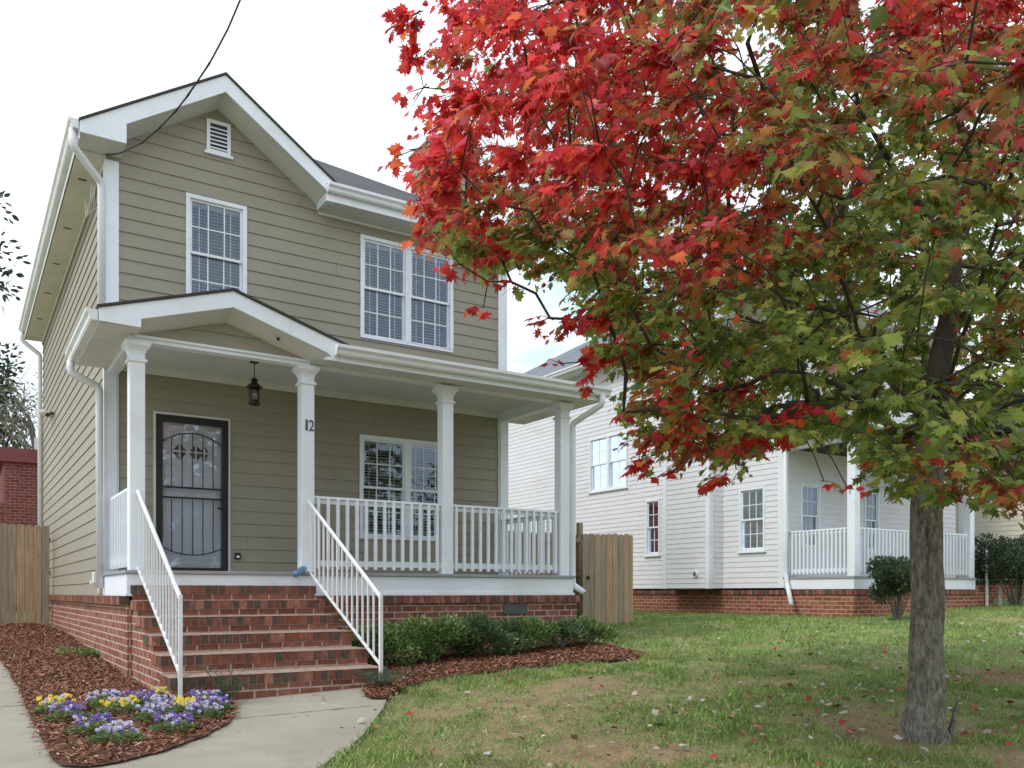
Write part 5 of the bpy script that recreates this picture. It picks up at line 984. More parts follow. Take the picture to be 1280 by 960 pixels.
CL="180,-1090,395,49,75 395,-1220,205,39,75 714,-968,445,32,36 208,-817,341,33,68 621,-841,210,39,10 436,-1037,476,33,75 469,-662,562,38,21 521,-507,328,39,15 600,-1001,254,33,11 495,-758,213,34,5 739,-851,259,36,13 535,-1112,241,40,27 384,-972,590,30,75 573,-524,234,36,21 749,-1015,263,37,5 83,-910,202,36,87 521,-1196,202,49,28 623,-726,368,39,8 129,-1051,296,38,75 758,-734,205,32,3 506,-999,445,49,75 185,-1107,204,39,75 625,-575,259,31,4 770,-860,416,39,15 88,-833,304,29,93 275,-759,257,40,67 719,-936,312,37,7 607,-740,455,38,20 199,-597,382,35,83 245,-1146,271,44,75 364,-582,423,35,49 712,-837,220,35,9 594,-556,411,32,29 300,-1165,379,33,75 475,-1154,373,38,75 595,-827,291,34,6 480,-542,352,25,29 214,-821,99,26,46 340,-685,164,25,23 169,-803,366,33,82 348,-787,389,26,21 184,-926,355,49,36 529,-1099,450,43,75 301,-732,372,33,40 290,-971,390,48,75 669,-902,520,48,41 238,-982,552,40,76 213,-738,543,40,84 203,-778,452,47,79 461,-1068,206,33,14 647,-874,370,39,14 433,-1089,334,37,75 334,-580,301,30,20 756,-827,289,33,10 224,-688,471,27,49 327,-1110,226,46,60 177,-854,159,33,21 467,-977,173,46,24 379,-1021,212,48,17 599,-609,282,27,4 341,-932,102,30,14 526,-806,366,36,14 190,-1024,490,37,75 57,-871,310,34,93 251,-876,181,30,17 692,-695,178,26,7 584,-800,558,35,41 445,-702,576,35,20 441,-617,370,30,45 291,-747,497,43,31 497,-803,154,25,3 633,-1037,420,30,75 272,-826,135,27,29 412,-634,157,29,26 336,-548,385,27,34 444,-776,169,25,3 528,-677,404,39,27 733,-731,284,25,13 62,-970,282,37,69 526,-786,544,32,44 525,-904,179,25,10 321,-785,187,31,12 541,-600,276,33,5 622,-739,136,33,12 709,-826,309,33,6 196,-641,390,39,81 322,-603,451,28,46 423,-719,284,33,17 422,-735,435,25,20 488,-642,259,26,5 444,-1154,138,31,16 588,-677,479,39,21 259,-993,285,30,75 387,-801,374,37,21 397,-1003,339,33,75 350,-1121,498,46,75 170,-749,428,39,90 522,-1102,126,50,15 259,-731,209,27,14 685,-667,431,27,10 116,-880,200,30,71 382,-777,216,30,5 563,-1191,334,43,75 84,-936,272,33,75 586,-986,553,41,75 389,-835,260,27,17 301,-757,424,33,27 342,-650,378,38,52 694,-743,435,38,13 606,-898,81,32,22 135,-975,201,27,48 271,-539,340,39,35 461,-536,417,32,44 575,-743,146,25,7 388,-1202,384,44,75 644,-653,268,35,6 249,-704,318,35,45 442,-540,172,28,24 648,-700,511,33,23 435,-900,481,37,75 303,-870,165,40,9 153,-646,291,33,57 222,-753,305,29,90 337,-999,145,31,24 646,-744,492,38,24 443,-786,514,39,40 281,-956,182,39,10 504,-894,144,31,3 585,-623,499,35,24 549,-775,400,30,16 229,-653,348,39,71 435,-559,226,33,17 155,-1077,191,32,67 667,-797,250,24,13 337,-598,380,39,44 541,-914,295,36,9 165,-904,503,36,40 88,-969,219,30,52 550,-806,236,26,13 493,-771,459,33,33 525,-852,507,32,41 489,-933,374,26,59 566,-907,87,35,21 524,-788,301,34,7 674,-1064,181,43,24 410,-831,477,32,46 336,-749,282,34,40 554,-683,316,33,8 404,-610,493,28,38 358,-679,549,37,30 431,-771,361,29,24 283,-890,591,41,62 212,-773,344,40,81 188,-647,454,29,80 164,-985,230,36,49 407,-581,421,34,52 550,-710,419,36,18 717,-633,220,27,3 587,-580,188,33,11 146,-919,162,27,60 269,-1066,381,35,75 409,-799,416,33,27 512,-1005,89,30,27 772,-813,407,27,11 195,-701,278,24,50 661,-1078,293,34,28 317,-668,408,36,46 522,-585,444,30,47 672,-686,264,26,8 456,-828,354,39,17 281,-874,400,39,47 350,-937,331,32,63 253,-796,205,31,37 707,-720,229,29,7 614,-732,521,29,32 706,-653,268,35,7 369,-643,475,32,38 255,-623,450,33,75 116,-763,350,30,95 269,-784,290,38,91 541,-616,413,25,33 686,-800,176,29,4 413,-1188,297,36,75 540,-625,502,30,25 408,-549,291,34,16 724,-1025,375,35,24 219,-989,269,29,74 516,-509,222,33,23 259,-629,324,37,43 332,-650,305,34,31 315,-990,293,33,65 188,-856,98,28,46 225,-598,350,24,66 100,-868,256,35,84 588,-634,361,35,10 249,-566,317,35,30 769,-746,256,32,10 558,-668,443,39,25 287,-687,219,34,14 628,-590,203,31,3 447,-1150,455,36,75 637,-854,556,35,41 159,-730,296,29,88 428,-592,148,28,26 711,-982,165,39,6 684,-745,191,31,3 662,-584,358,32,8 375,-951,237,30,16 475,-550,264,29,12 462,-791,432,29,31 249,-648,390,39,71 356,-1053,564,34,75 395,-618,538,35,35 125,-805,371,28,91 153,-852,304,30,78 278,-931,124,36,9 625,-878,435,31,29 215,-970,192,33,19 312,-1092,114,33,25 74,-938,392,34,78 257,-1128,477,37,75 525,-671,239,27,4 517,-735,289,25,8 645,-1146,371,35,75 387,-595,261,33,11 695,-849,476,39,29 520,-891,82,29,22 418,-694,132,36,20 482,-686,383,26,32 375,-617,321,27,31 242,-922,342,32,64 600,-1033,334,41,45 216,-794,161,39,25 585,-817,448,30,27 533,-539,440,27,48 509,-736,422,31,20 184,-806,304,39,84 217,-562,395,25,82 340,-714,522,40,27 426,-625,317,26,32 481,-607,152,26,26 477,-812,232,36,9 331,-801,580,45,36 469,-696,453,37,22 564,-712,497,33,27 510,-591,222,27,18 390,-872,188,31,18 618,-576,343,29,9 183,-929,305,29,36 649,-847,418,38,20 478,-608,310,25,23 350,-1094,380,34,75 127,-913,320,37,59 332,-842,403,32,52 284,-832,289,29,69 437,-520,331,39,21 505,-619,369,36,33 263,-745,439,29,70 398,-643,411,34,47 341,-652,205,24,15 571,-873,125,38,11 346,-564,462,35,46 675,-909,131,37,11 688,-804,429,25,17 217,-911,132,38,7 343,-669,270,37,23 512,-547,303,27,10 546,-730,361,39,11 296,-638,497,28,46 768,-773,336,37,7 151,-657,332,35,83 615,-973,123,47,15 578,-677,349,32,10 647,-926,248,45,9 295,-574,465,24,73 670,-608,320,31,6 554,-861,201,37,11 538,-693,168,26,4 652,-649,370,35,9 433,-683,390,29,43 749,-775,433,34,12 553,-901,367,34,21 212,-708,413,35,48 720,-686,335,34,8 448,-552,301,33,16 583,-758,191,37,5 203,-909,244,39,58 623,-752,326,37,6 692,-657,388,25,8 437,-902,433,34,75 376,-721,190,34,13 642,-861,480,33,36 272,-790,164,29,26 666,-603,243,32,4 609,-694,393,36,10 281,-778,390,34,51 582,-827,160,27,3 488,-721,549,33,28 121,-839,233,38,80 740,-785,170,31,7 168,-887,227,39,95 520,-859,117,29,13 444,-505,395,32,33 434,-589,463,37,44 246,-582,456,35,80 601,-858,518,34,41 532,-749,145,37,5 386,-952,360,27,75 294,-691,458,25,42 691,-702,408,34,9 358,-994,363,35,75 615,-746,278,36,10 239,-1038,148,29,9 481,-806,384,34,19 723,-688,377,40,5 680,-634,202,26,3 384,-590,173,25,22 402,-1016,62,48,40 346,-689,355,30,51 50,-862,237,31,99 153,-794,251,34,69 180,-1012,153,28,13 748,-686,273,31,11 580,-778,330,39,7 489,-916,261,30,12 272,-537,412,38,77 347,-981,209,25,13 604,-545,213,27,15 400,-770,295,28,17 367,-860,285,28,21 429,-695,431,28,29 199,-626,334,26,70 395,-686,328,26,44 546,-551,368,36,32 218,-795,261,27,81 262,-953,256,28,38 445,-919,92,37,29 78,-814,362,25,95 394,-505,331,30,20 226,-1025,98,35,14 314,-867,304,31,39 307,-878,216,25,16 523,-923,461,31,75 261,-688,417,30,45 697,-763,491,28,23 294,-928,234,35,20 460,-646,397,28,45 742,-833,176,34,4 645,-685,471,31,16 520,-515,390,32,37 627,-804,231,28,12 120,-1059,208,24,75 553,-601,369,36,23 380,-712,404,32,33 569,-623,173,32,5 519,-875,361,29,19 521,-499,271,38,14 241,-716,267,25,26 211,-593,304,29,36 260,-1143,172,44,45 644,-821,506,36,37 457,-612,263,29,6 698,-711,310,31,10 246,-790,130,35,43 607,-808,405,35,17 449,-617,540,39,27 514,-925,104,25,25 218,-879,206,35,56 462,-620,470,39,36 657,-730,228,40,8 636,-797,356,35,8 174,-692,446,34,93 664,-833,369,28,10 347,-703,478,34,28 320,-565,345,30,22 611,-1137,177,48,16 490,-783,329,33,10 240,-644,513,32,77 515,-669,480,32,21 554,-750,238,29,8 253,-775,357,25,67 638,-872,286,27,5 159,-692,257,25,40 632,-668,214,34,3 352,-728,338,38,50 434,-930,371,30,67 133,-877,154,26,32 142,-936,282,32,39 664,-767,385,24,9 626,-795,557,38,41 122,-1023,420,47,82 375,-801,143,27,3 384,-602,217,26,16 634,-552,304,30,5 282,-823,403,25,38 385,-882,602,48,79 284,-593,356,31,52 409,-654,514,39,27 401,-545,365,32,30 554,-833,109,30,17 402,-680,549,31,22 490,-676,284,34,9 644,-815,124,30,16 513,-690,326,36,10 592,-707,324,39,8 452,-682,235,27,6 574,-548,325,31,12 183,-716,378,36,90 500,-995,534,32,75 414,-563,491,35,45 425,-503,295,35,16 615,-838,357,34,11 781,-913,199,31,7 157,-845,209,34,62 289,-910,291,38,40 484,-837,115,29,12 227,-871,255,32,77 704,-641,321,26,8 596,-660,171,25,4 755,-695,226,36,5 536,-921,594,31,75 685,-744,333,26,6 151,-668,392,33,84 595,-692,526,38,29 631,-581,423,27,18 187,-928,167,34,25 345,-603,257,36,16 75,-802,221,35,74 296,-724,124,34,25 782,-801,219,27,7 297,-769,104,28,49 301,-711,293,28,39 302,-909,389,30,84 446,-816,273,33,8 538,-576,326,26,17 488,-1003,313,38,44 64,-909,247,38,87 383,-497,382,34,23 215,-1038,256,30,75 423,-740,486,28,19 190,-1042,206,40,51 394,-759,343,29,35 150,-896,109,27,36 630,-864,102,35,20 462,-494,267,39,15 643,-799,428,29,18 368,-841,216,37,14 416,-534,412,35,42 542,-641,274,31,5 316,-965,507,47,75 562,-764,571,39,44 614,-880,153,28,4 222,-971,94,36,6 678,-833,275,27,10 487,-764,281,29,8 531,-741,198,26,4 484,-499,354,24,24 662,-680,317,29,8 512,-531,187,31,26 224,-986,140,32,17 611,-680,265,29,6 146,-887,276,33,67 352,-880,100,25,12 533,-541,250,25,17 499,-575,412,39,47 639,-642,178,31,4 459,-577,345,25,33 227,-634,280,36,26 133,-839,348,34,84 405,-650,282,24,22 575,-884,486,31,41 429,-914,146,35,12 458,-937,180,31,25 440,-702,532,37,20 140,-715,413,26,95 407,-923,72,31,40 289,-812,341,35,48 94,-854,439,32,91 129,-787,295,33,89 150,-1044,241,37,75 315,-630,253,37,18 750,-780,287,34,12 320,-631,345,32,38 161,-938,230,30,53 580,-573,267,39,7 446,-604,214,31,19 607,-766,363,37,9 204,-835,388,37,57 627,-657,416,33,14 124,-790,215,38,36 564,-1041,185,41,20 376,-685,501,40,26 498,-655,159,25,11 445,-705,197,36,7 458,-676,327,28,26 658,-842,183,34,5 277,-690,370,36,48 285,-683,263,32,23 580,-595,409,36,25 480,-743,514,36,34 648,-686,154,33,7 324,-863,499,36,65 207,-618,427,25,82 522,-641,319,33,13 494,-891,327,25,27 474,-591,513,39,30 401,-843,383,34,54 543,-558,214,39,22 510,-788,408,32,20 651,-696,379,38,8 476,-812,500,24,44 364,-816,326,32,44 599,-703,144,38,6 121,-723,377,29,96 523,-888,248,36,7 224,-747,380,37,81 174,-594,337,29,73 692,-735,383,29,7 67,-842,198,35,62 753,-816,360,31,7 451,-899,315,30,29 327,-767,245,34,26 448,-663,143,30,21 382,-760,168,29,7 328,-1045,463,49,75 740,-798,227,37,9 692,-849,431,37,20 369,-915,262,40,20 570,-877,318,37,9 564,-760,492,39,33 606,-856,250,29,10 115,-957,154,29,73 474,-866,250,37,6 357,-523,339,25,18 223,-842,183,36,33 380,-638,191,37,20 691,-716,479,38,18 732,-739,401,33,8 377,-723,115,37,22 79,-801,278,29,99 416,-647,230,29,11 135,-749,232,25,39 241,-1023,226,28,45 641,-708,419,25,11 265,-868,349,36,36 551,-907,141,34,3 442,-938,275,39,21 186,-879,352,35,43 539,-823,325,27,9 199,-675,501,25,78 481,-854,600,37,41 542,-821,152,40,5 255,-993,192,36,17 450,-831,187,32,8 420,-944,411,36,75 206,-712,330,26,82 283,-972,93,39,10 754,-732,339,24,8 638,-771,175,24,4 316,-671,531,26,41 135,-696,306,29,96 490,-745,382,28,20 569,-890,245,27,9 294,-1019,144,37,19 228,-748,230,30,41 491,-853,172,38,7 545,-795,456,39,30 352,-529,429,37,45 718,-834,384,25,11 287,-952,300,37,63 611,-655,303,34,7 378,-883,383,27,74 786,-814,324,34,7 430,-901,200,25,20 523,-732,587,25,41 476,-553,199,32,25 709,-808,350,30,6 113,-1010,239,36,54 572,-699,247,32,6 254,-721,484,26,43 538,-748,462,35,25 702,-762,296,28,10 492,-920,198,34,22 585,-775,446,39,22 535,-655,544,37,19 200,-773,404,36,81 563,-724,287,33,7 227,-917,289,26,41 394,-964,101,25,15 341,-1005,255,30,39 669,-740,135,33,16 327,-809,275,28,48 678,-790,137,25,14 569,-635,216,35,3 315,-504,355,39,28 249,-930,465,49,77 557,-887,413,29,30 560,-616,315,33,9 591,-776,112,29,18 468,-936,134,39,7 169,-944,132,30,10 618,-959,469,34,41 321,-998,96,31,8 601,-534,282,30,8 560,-528,284,32,10 668,-615,420,34,13 281,-1026,301,28,75 557,-577,473,36,41 382,-951,182,34,18 625,-620,468,36,25 773,-745,305,26,11 366,-766,259,31,18 484,-851,428,32,36 609,-1154,263,41,37 406,-730,153,30,12 396,-856,444,30,82 528,-849,286,25,5 246,-563,361,29,61 654,-969,355,33,19 520,-581,172,35,24 356,-913,181,28,20 434,-727,379,35,32 328,-1175,286,36,75 313,-1008,191,33,13 434,-873,356,26,43 373,-693,228,37,6 400,-953,306,32,43 529,-697,562,37,31 654,-787,304,40,7 490,-626,431,28,44 619,-715,216,31,5 501,-899,433,33,75 702,-828,151,34,9 435,-933,231,25,9 711,-758,156,26,11 634,-621,339,28,8 343,-864,335,24,40 379,-708,289,28,36 507,-837,474,35,41 455,-751,312,40,14 202,-672,319,37,67 349,-793,468,34,20 300,-848,431,31,37 115,-1008,172,29,44 475,-644,219,28,12 449,-1072,561,40,75 493,-568,470,37,47 731,-810,454,38,19 410,-807,318,37,17 565,-845,351,37,12 275,-794,457,40,42 656,-646,454,34,14 520,-706,498,27,25 417,-752,527,40,20 392,-540,446,28,49 728,-717,439,27,11 92,-761,259,32,95 338,-727,126,39,27 544,-643,362,34,15 303,-963,343,30,75 173,-843,269,40,86 521,-1085,331,31,75 265,-891,246,28,44 496,-713,166,31,3 552,-733,532,34,43 452,-636,181,30,26 479,-552,155,27,26 400,-800,505,29,33 231,-687,379,36,46 304,-894,113,33,6 725,-760,204,27,4 524,-796,192,40,7 312,-1012,332,30,75 508,-805,106,33,14 388,-759,401,31,22 735,-666,200,34,5 605,-541,362,35,17 424,-529,257,33,15 388,-679,371,39,52 472,-490,211,31,21 460,-714,489,25,19 274,-740,160,36,18 104,-976,268,30,39 283,-678,313,29,37 500,-591,268,29,7 403,-589,359,37,37 368,-583,512,27,44 236,-802,435,30,57 374,-570,303,32,21 499,-812,274,31,7 200,-729,462,37,88 120,-788,488,31,92 177,-975,291,32,70 438,-615,428,35,49 449,-838,452,33,44 612,-1101,477,47,75 437,-757,276,30,9 52,-936,213,25,84 234,-842,521,32,40 336,-718,400,31,34 339,-713,257,35,25 104,-758,408,39,95 518,-775,256,24,8 535,-1074,532,49,75 604,-805,495,39,35 271,-595,416,24,73 156,-1016,204,24,45 283,-915,352,30,85 645,-757,432,38,16 283,-829,238,35,50 563,-793,281,29,8 438,-667,469,25,25 675,-785,524,36,34 556,-850,444,31,33 339,-609,531,33,44 302,-849,356,31,37 245,-820,377,37,44 592,-700,433,34,14 276,-629,283,37,18 106,-729,283,25,97 384,-921,129,34,8 618,-612,384,25,11 241,-825,289,31,82 691,-625,359,31,8 252,-945,73,26,15 358,-970,59,27,40 562,-708,200,30,4 290,-591,297,31,25 368,-665,431,28,38 119,-923,228,30,72 359,-1158,153,48,16 370,-734,499,25,21 328,-782,143,37,16 496,-724,344,30,16 585,-603,455,31,34 416,-842,293,27,19 549,-782,119,29,13 478,-716,306,35,10 204,-1002,229,37,49 403,-744,246,37,9 278,-739,331,27,50 625,-631,238,35,4 310,-544,432,37,71 485,-824,315,39,10 467,-598,399,38,47 362,-928,401,39,75 664,-854,316,30,6 320,-530,320,31,27 482,-787,546,38,46 572,-786,160,27,5 468,-895,368,38,49 587,-888,198,31,11 420,-791,225,32,6 786,-800,281,37,13 165,-1009,266,35,81 401,-685,260,31,16 608,-761,490,31,29 600,-828,107,27,19 642,-610,277,25,5 659,-779,469,39,23 503,-931,309,33,26 351,-880,217,34,14 271,-867,134,24,6 560,-826,501,34,41 358,-981,287,37,47 441,-563,391,38,42 182,-805,223,34,53 528,-629,458,27,34 287,-1021,250,25,52 499,-889,487,28,41 152,-763,324,33,88 92,-853,343,33,91 166,-626,426,26,83 227,-876,386,32,38 194,-1064,162,33,23 422,-958,153,25,19 432,-843,410,33,36 755,-777,387,33,8 166,-624,366,34,83 214,-548,340,38,54 373,-668,141,35,26 678,-672,220,37,4 579,-839,404,37,21 650,-866,239,40,13 549,-563,407,30,38 525,-762,335,32,9 695,-795,218,29,8 628,-757,241,29,11 439,-945,316,30,40 419,-961,197,36,14 253,-857,222,33,49 513,-692,440,26,24 395,-634,357,33,44 395,-725,553,24,21 657,-866,139,27,10 410,-1135,220,30,43 192,-870,294,39,53 517,-842,401,36,24 174,-759,364,38,87 306,-774,354,35,62 312,-707,188,27,15 419,-872,150,31,10 615,-791,284,38,9 433,-780,461,39,32 676,-844,533,38,41 404,-883,239,28,9 346,-823,170,35,7 504,-672,523,30,20 370,-637,255,35,13 485,-865,81,28,22 401,-886,335,26,41 306,-619,416,29,46 316,-514,397,34,56 270,-676,512,29,45 318,-802,436,32,37 347,-946,146,29,20 580,-738,388,31,11 482,-940,429,28,75 503,-877,205,36,13 574,-803,370,28,12 240,-761,188,29,20 620,-660,504,33,21 499,-1224,284,35,75 583,-656,404,39,19 285,-773,218,26,37 322,-905,340,40,67 677,-757,262,31,13 167,-846,372,35,73 409,-750,200,27,5 723,-812,264,37,13 350,-780,343,38,33 528,-629,206,37,10 256,-885,303,34,36 395,-909,299,29,31 433,-883,396,37,67 391,-784,451,34,24 291,-556,372,28,54 339,-739,184,25,14 373,-826,420,24,63 727,-769,341,36,5 485,-649,347,35,28 363,-580,352,40,31 83,-1023,210,32,37 659,-745,299,25,10 287,-643,373,36,47 415,-722,324,31,29 546,-548,169,39,25 343,-882,144,35,8 303,-648,445,39,45 588,-772,253,27,12 219,-893,92,30,22 471,-721,415,30,24 154,-698,346,39,97 179,-802,180,38,32 505,-683,194,24,3 299,-915,163,26,15 560,-512,356,29,23 216,-957,310,38,81 540,-1183,420,38,75 100,-874,309,38,86 299,-868,261,39,41 487,-940,64,24,40 675,-586,200,36,4 502,-708,243,34,5 465,-743,147,27,4 415,-970,239,30,16 520,-806,505,27,43 640,-775,112,30,20 461,-852,495,36,42 604,-872,392,27,20 536,-682,278,27,6 419,-671,182,30,22 447,-733,233,32,5 183,-751,258,29,51 353,-647,518,28,38 218,-866,147,34,15 652,-718,184,35,4 328,-907,249,34,19 205,-1006,387,34,75 389,-720,356,33,45 351,-873,438,37,84 628,-816,166,29,4 126,-838,275,32,84 586,-731,558,31,45 707,-807,490,29,27 413,-803,178,24,4 514,-758,495,26,40 572,-613,251,40,5 331,-835,236,27,18 476,-523,307,38,13 577,-818,203,27,9 103,-913,164,36,55 222,-627,480,24,79 368,-845,126,37,6 112,-830,192,28,27 460,-859,323,37,13 108,-800,333,35,93 710,-783,386,37,9 317,-844,120,25,6 262,-724,388,32,44 259,-845,99,29,31 397,-674,462,40,28 673,-840,102,37,21 455,-533,462,29,51 473,-885,116,38,19 615,-1059,117,32,9 447,-653,287,39,18 556,-668,504,33,21 300,-917,79,24,17 330,-761,494,26,21 56,-909,292,26,91 427,-580,265,33,9 341,-819,361,39,36 554,-829,547,33,41 243,-928,187,33,16 439,-959,77,28,35 171,-888,185,37,70 129,-698,457,25,95 309,-775,309,28,90 259,-607,488,29,77 522,-589,495,33,35 728,-716,182,31,7 179,-984,111,27,10 155,-783,404,28,89 423,-845,235,30,8 328,-690,224,38,9 463,-886,179,26,20 513,-835,242,28,10 461,-709,265,40,7 106,-774,186,7,90 104,-772,171,10,100 118,-781,186,10,60 126,-810,158,12,90 139,-818,157,14,90 160,-820,162,16,80 143,-797,137,10,100 161,-808,139,16,90 173,-816,144,16,80 43,-804,235,12,100 35,-799,231,6,100 53,-822,224,16,100 58,-826,218,14,100 68,-820,250,15,100 51,-798,273,12,90 48,-795,292,14,90 48,-795,314,16,90 52,-810,216,14,100 50,-797,212,13,95 61,-792,199,12,90 82,-782,189,9,90 217,-927,58,9,90 227,-934,54,8,70 244,-980,51,16,30 240,-1001,52,20,30 251,-1008,48,20,40 232,-996,67,20,30 194,-794,114,12,80 202,-811,85,14,70 217,-821,80,12,70 225,-850,70,14,60 230,-829,90,16,70 241,-884,102,20,100 228,-875,90,18,100 251,-890,109,16,100 348,-892,71,20,15 335,-884,81,20,15 141,-830,183,20,25 188,-770,242,20,25 107,-782,204,20,25 165,-744,245,20,25 135,-683,256,20,25 216,-680,273,20,25 170,-789,225,20,25 123,-731,236,20,25 168,-762,230,20,25 117,-795,213,20,25 228,-704,272,20,25 98,-781,205,20,25 181,-785,221,20,25 158,-759,221,20,25 209,-757,239,20,15 199,-772,222,20,15 233,-722,236,20,15 126,-762,215,20,15 165,-810,205,20,15 179,-786,201,20,15 195,-678,251,20,15 204,-847,103,20,25 207,-851,142,20,25 250,-820,130,20,25 226,-818,131,20,25 274,-777,119,20,25 214,-802,144,20,25 157,-839,141,20,25 247,-775,130,20,25 142,-713,237,20,70 101,-805,196,20,70 141,-679,266,20,70 108,-774,223,20,70 128,-696,258,20,70"
cl=np.array([[float(v) for v in t.split(',')] for t in CL.split()])/100.
ordr=np.argsort(np.hypot(cl[:,0]-4.2,cl[:,1]+8.58)+.25*np.abs(cl[:,2]-2.0))
NP=np.zeros((20000,3));NP[:len(nodes)]=[tuple(p) for p in nodes]
for ci in ordr:
    c=cl[ci];P=NP[:len(nodes)];d=np.linalg.norm(P-c[:3],axis=1)
    rd=np.hypot(P[:,0]-4.2,P[:,1]+8.58);rc=math.hypot(c[0]-4.2,c[1]+8.58)
    cost=d+.5*np.maximum(0,rd-rc)+1.3*np.maximum(0,P[:,2]-c[2])+(P[:,2]<1.0)*3
    q=int(np.argmin(cost));L=d[q];a=nodes[q];n=max(1,int(L/.16));e=Vector(c[:3])
    for s_ in range(1,n+1):
        t=s_/n;pp=a.lerp(e,t)+Vector((0,0,.10*math.sin(math.pi*t)*L))
        if s_<n: pp+=Vector((random.gauss(0,.02),random.gauss(0,.02),random.gauss(0,.015)))
        q=addn(pp,q);NP[len(nodes)-1]=tuple(pp)
ch_=[0]*len(nodes);leafw=[0]*len(nodes)
for i in range(len(nodes)-1,-1,-1):
    if ch_[i]==0: leafw[i]=1
    if par[i]>=0: ch_[par[i]]+=1;leafw[par[i]]+=leafw[i]
rad=[.0036*(w**.52) for w in leafw]
z=[n_.z for n_ in nodes]
for i in range(NSK): rad[i]=max(rad[i],.012)
for i,(p,zz) in enumerate(zip(nodes,z)):
    if i<=fork: rad[i]=.104+.040*math.exp(-(zz+1.05)*5)+.012*max(0,.6-zz)*.6
for i in range(fork+1,m1+1): rad[i]=max(.055,.092-.035*(i-fork)/(m1-fork))
# trunk mesh
k=MB()
tr=[i for i in range(fork+1)];PTS=[nodes[i] for i in tr];RS=[rad[i] for i in tr]
# finer trunk with an uneven cross section
seg=40;NL=70;i0=0
ring=[]
for j in range(NL):
    t=j/(NL-1)*(len(PTS)-1);a=min(len(PTS)-2,int(t));f=t-a;p=PTS[a].lerp(PTS[a+1],f);r_=RS[a]*(1-f)+RS[a+1]*f
    for s_ in range(seg):
        an=2*math.pi*s_/seg;zz=p.z
        fl=1+.22*math.exp(-(zz+1.05)*6)*math.cos(5*an+1)+.035*math.sin(3*an+zz*1.3)+.02*math.sin(11*an+zz*5)+.012*math.sin(17*an-zz*9)
        seam=-.15*math.exp(-((an-3.72-.06*math.sin(zz*3))/.07)**2)
        rr=r_*(fl+seam)+random.uniform(-.0015,.0015);k.v.append((p.x+rr*math.cos(an),p.y+rr*math.sin(an),zz))
for j in range(NL-1):
    for s_ in range(seg): k.f.append((j*seg+s_,j*seg+(s_+1)%seg,(j+1)*seg+(s_+1)%seg,(j+1)*seg+s_));k.mi.append(0)
k.mats=['bark']
k.tube([(4.30,-8.66,-1.12),(4.34,-8.68,-.95),(4.37,-8.69,-.82),(4.40,-8.69,-.74)],[.03,.022,.013,.004],8,'bark')
k.build('trunk',None,maple,smooth=True,recalc=False)
k=MB()
kids={}
for i,p in enumerate(par):
    if p>=0: kids.setdefault(p,[]).append(i)
roots=[(fork,c) for c in kids.get(fork,[])]
stack=roots[:]
for i in range(fork):
    for c in kids.get(i,[]):
        if c>fork: stack.append((i,c))
while stack:
    a,b_=stack.pop();pts=[nodes[a],nodes[b_]];rr=[min(rad[a],rad[b_]*1.5),rad[b_]];cur=b_
    while kids.get(cur):
        ks=sorted(kids[cur],key=lambda c:-leafw[c])
        for c in ks[1:]: stack.append((cur,c))
        cur=ks[0];pts.append(nodes[cur]);rr.append(rad[cur])
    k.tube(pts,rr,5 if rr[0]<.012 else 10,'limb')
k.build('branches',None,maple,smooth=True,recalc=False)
# leaves
LP=[];LT=[];LN=[];LS=[];LC=[];tw=MB()
REDS=np.array([[.66,.040,.045],[.80,.065,.055],[.50,.028,.040],[.84,.17,.06],[.74,.10,.15]]);GRN=np.array([[.20,.31,.06],[.30,.40,.085],[.14,.22,.055],[.43,.44,.10]]);MIX=np.array([[.40,.11,.04],[.50,.20,.05],[.30,.09,.045],[.42,.30,.08]])
rs=np.random.default_rng(99)
for ci,c in enumerate(cl):
    ctr=c[:3];r_=c[3];rd=c[4];nt_=max(1,int(6*r_/.32)) if r_>.05 else 1
    outv=np.array([ctr[0]-4.2,ctr[1]+8.58,0]);outv/=np.linalg.norm(outv)+1e-6
    jr=rs.normal(0,.09)
    for t_ in range(nt_):
        dr=outv*.7+rs.normal(0,.75,3)*np.array([1,1,.45]);dr/=np.linalg.norm(dr);st=ctr-dr*r_*.25;L=r_*rs.uniform(.8,1.3);nn=int(rs.integers(11,17)) if r_>.12 else 4
        pts=[st+dr*L*t-np.array([0,0,.22*L*t*t]) for t in np.linspace(0,1,5)]
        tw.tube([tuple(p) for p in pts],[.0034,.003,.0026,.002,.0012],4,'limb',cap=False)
        for j in range(nn):
            t=(j+1)/nn;p=st+dr*L*t-np.array([0,0,.22*L*t*t]);sd=(-1)**j
            side=np.cross(dr,[0,0,1.]);side/=np.linalg.norm(side)+1e-6
            tip=side*sd*rs.uniform(.4,1.1)+dr*rs.uniform(.3,1.)+np.array([0,0,-rs.uniform(.15,1.0)])+outv*.2
            tip/=np.linalg.norm(tip);p=p+tip*rs.uniform(.015,.06)
            nr=np.array([0,0,1.])+outv*.55+rs.normal(0,.55,3)
            x=rd+jr+rs.normal(0,.13)
            if x>.62: col=REDS[rs.choice(5,p=[.3,.28,.2,.14,.08])]
            elif x>.30: col=MIX[rs.integers(4)] if rs.random()<.7 else (REDS[rs.integers(3)] if rs.random()<.5 else GRN[rs.integers(4)])
            else: col=GRN[rs.integers(4)]
            LP.append(p);LT.append(tip);LN.append(nr);LS.append(rs.uniform(.038,.090));LC.append(col*rs.uniform(.75,1.2))
LP=np.array(LP);print('maple leaves',len(LP))
k5=rs.integers(0,5,len(LP));RB=basis(np.array(LN),np.array(LT));SV=np.array(LSH);nL=len(LP)
V=np.einsum('nij,nkj->nki',RB,SV[k5]*np.stack([rs.uniform(.8,1.15,nL),np.ones(nL),rs.uniform(.4,1.6,nL)],1)[:,None,:])*np.array(LS)[:,None,None]+LP[:,None,:]
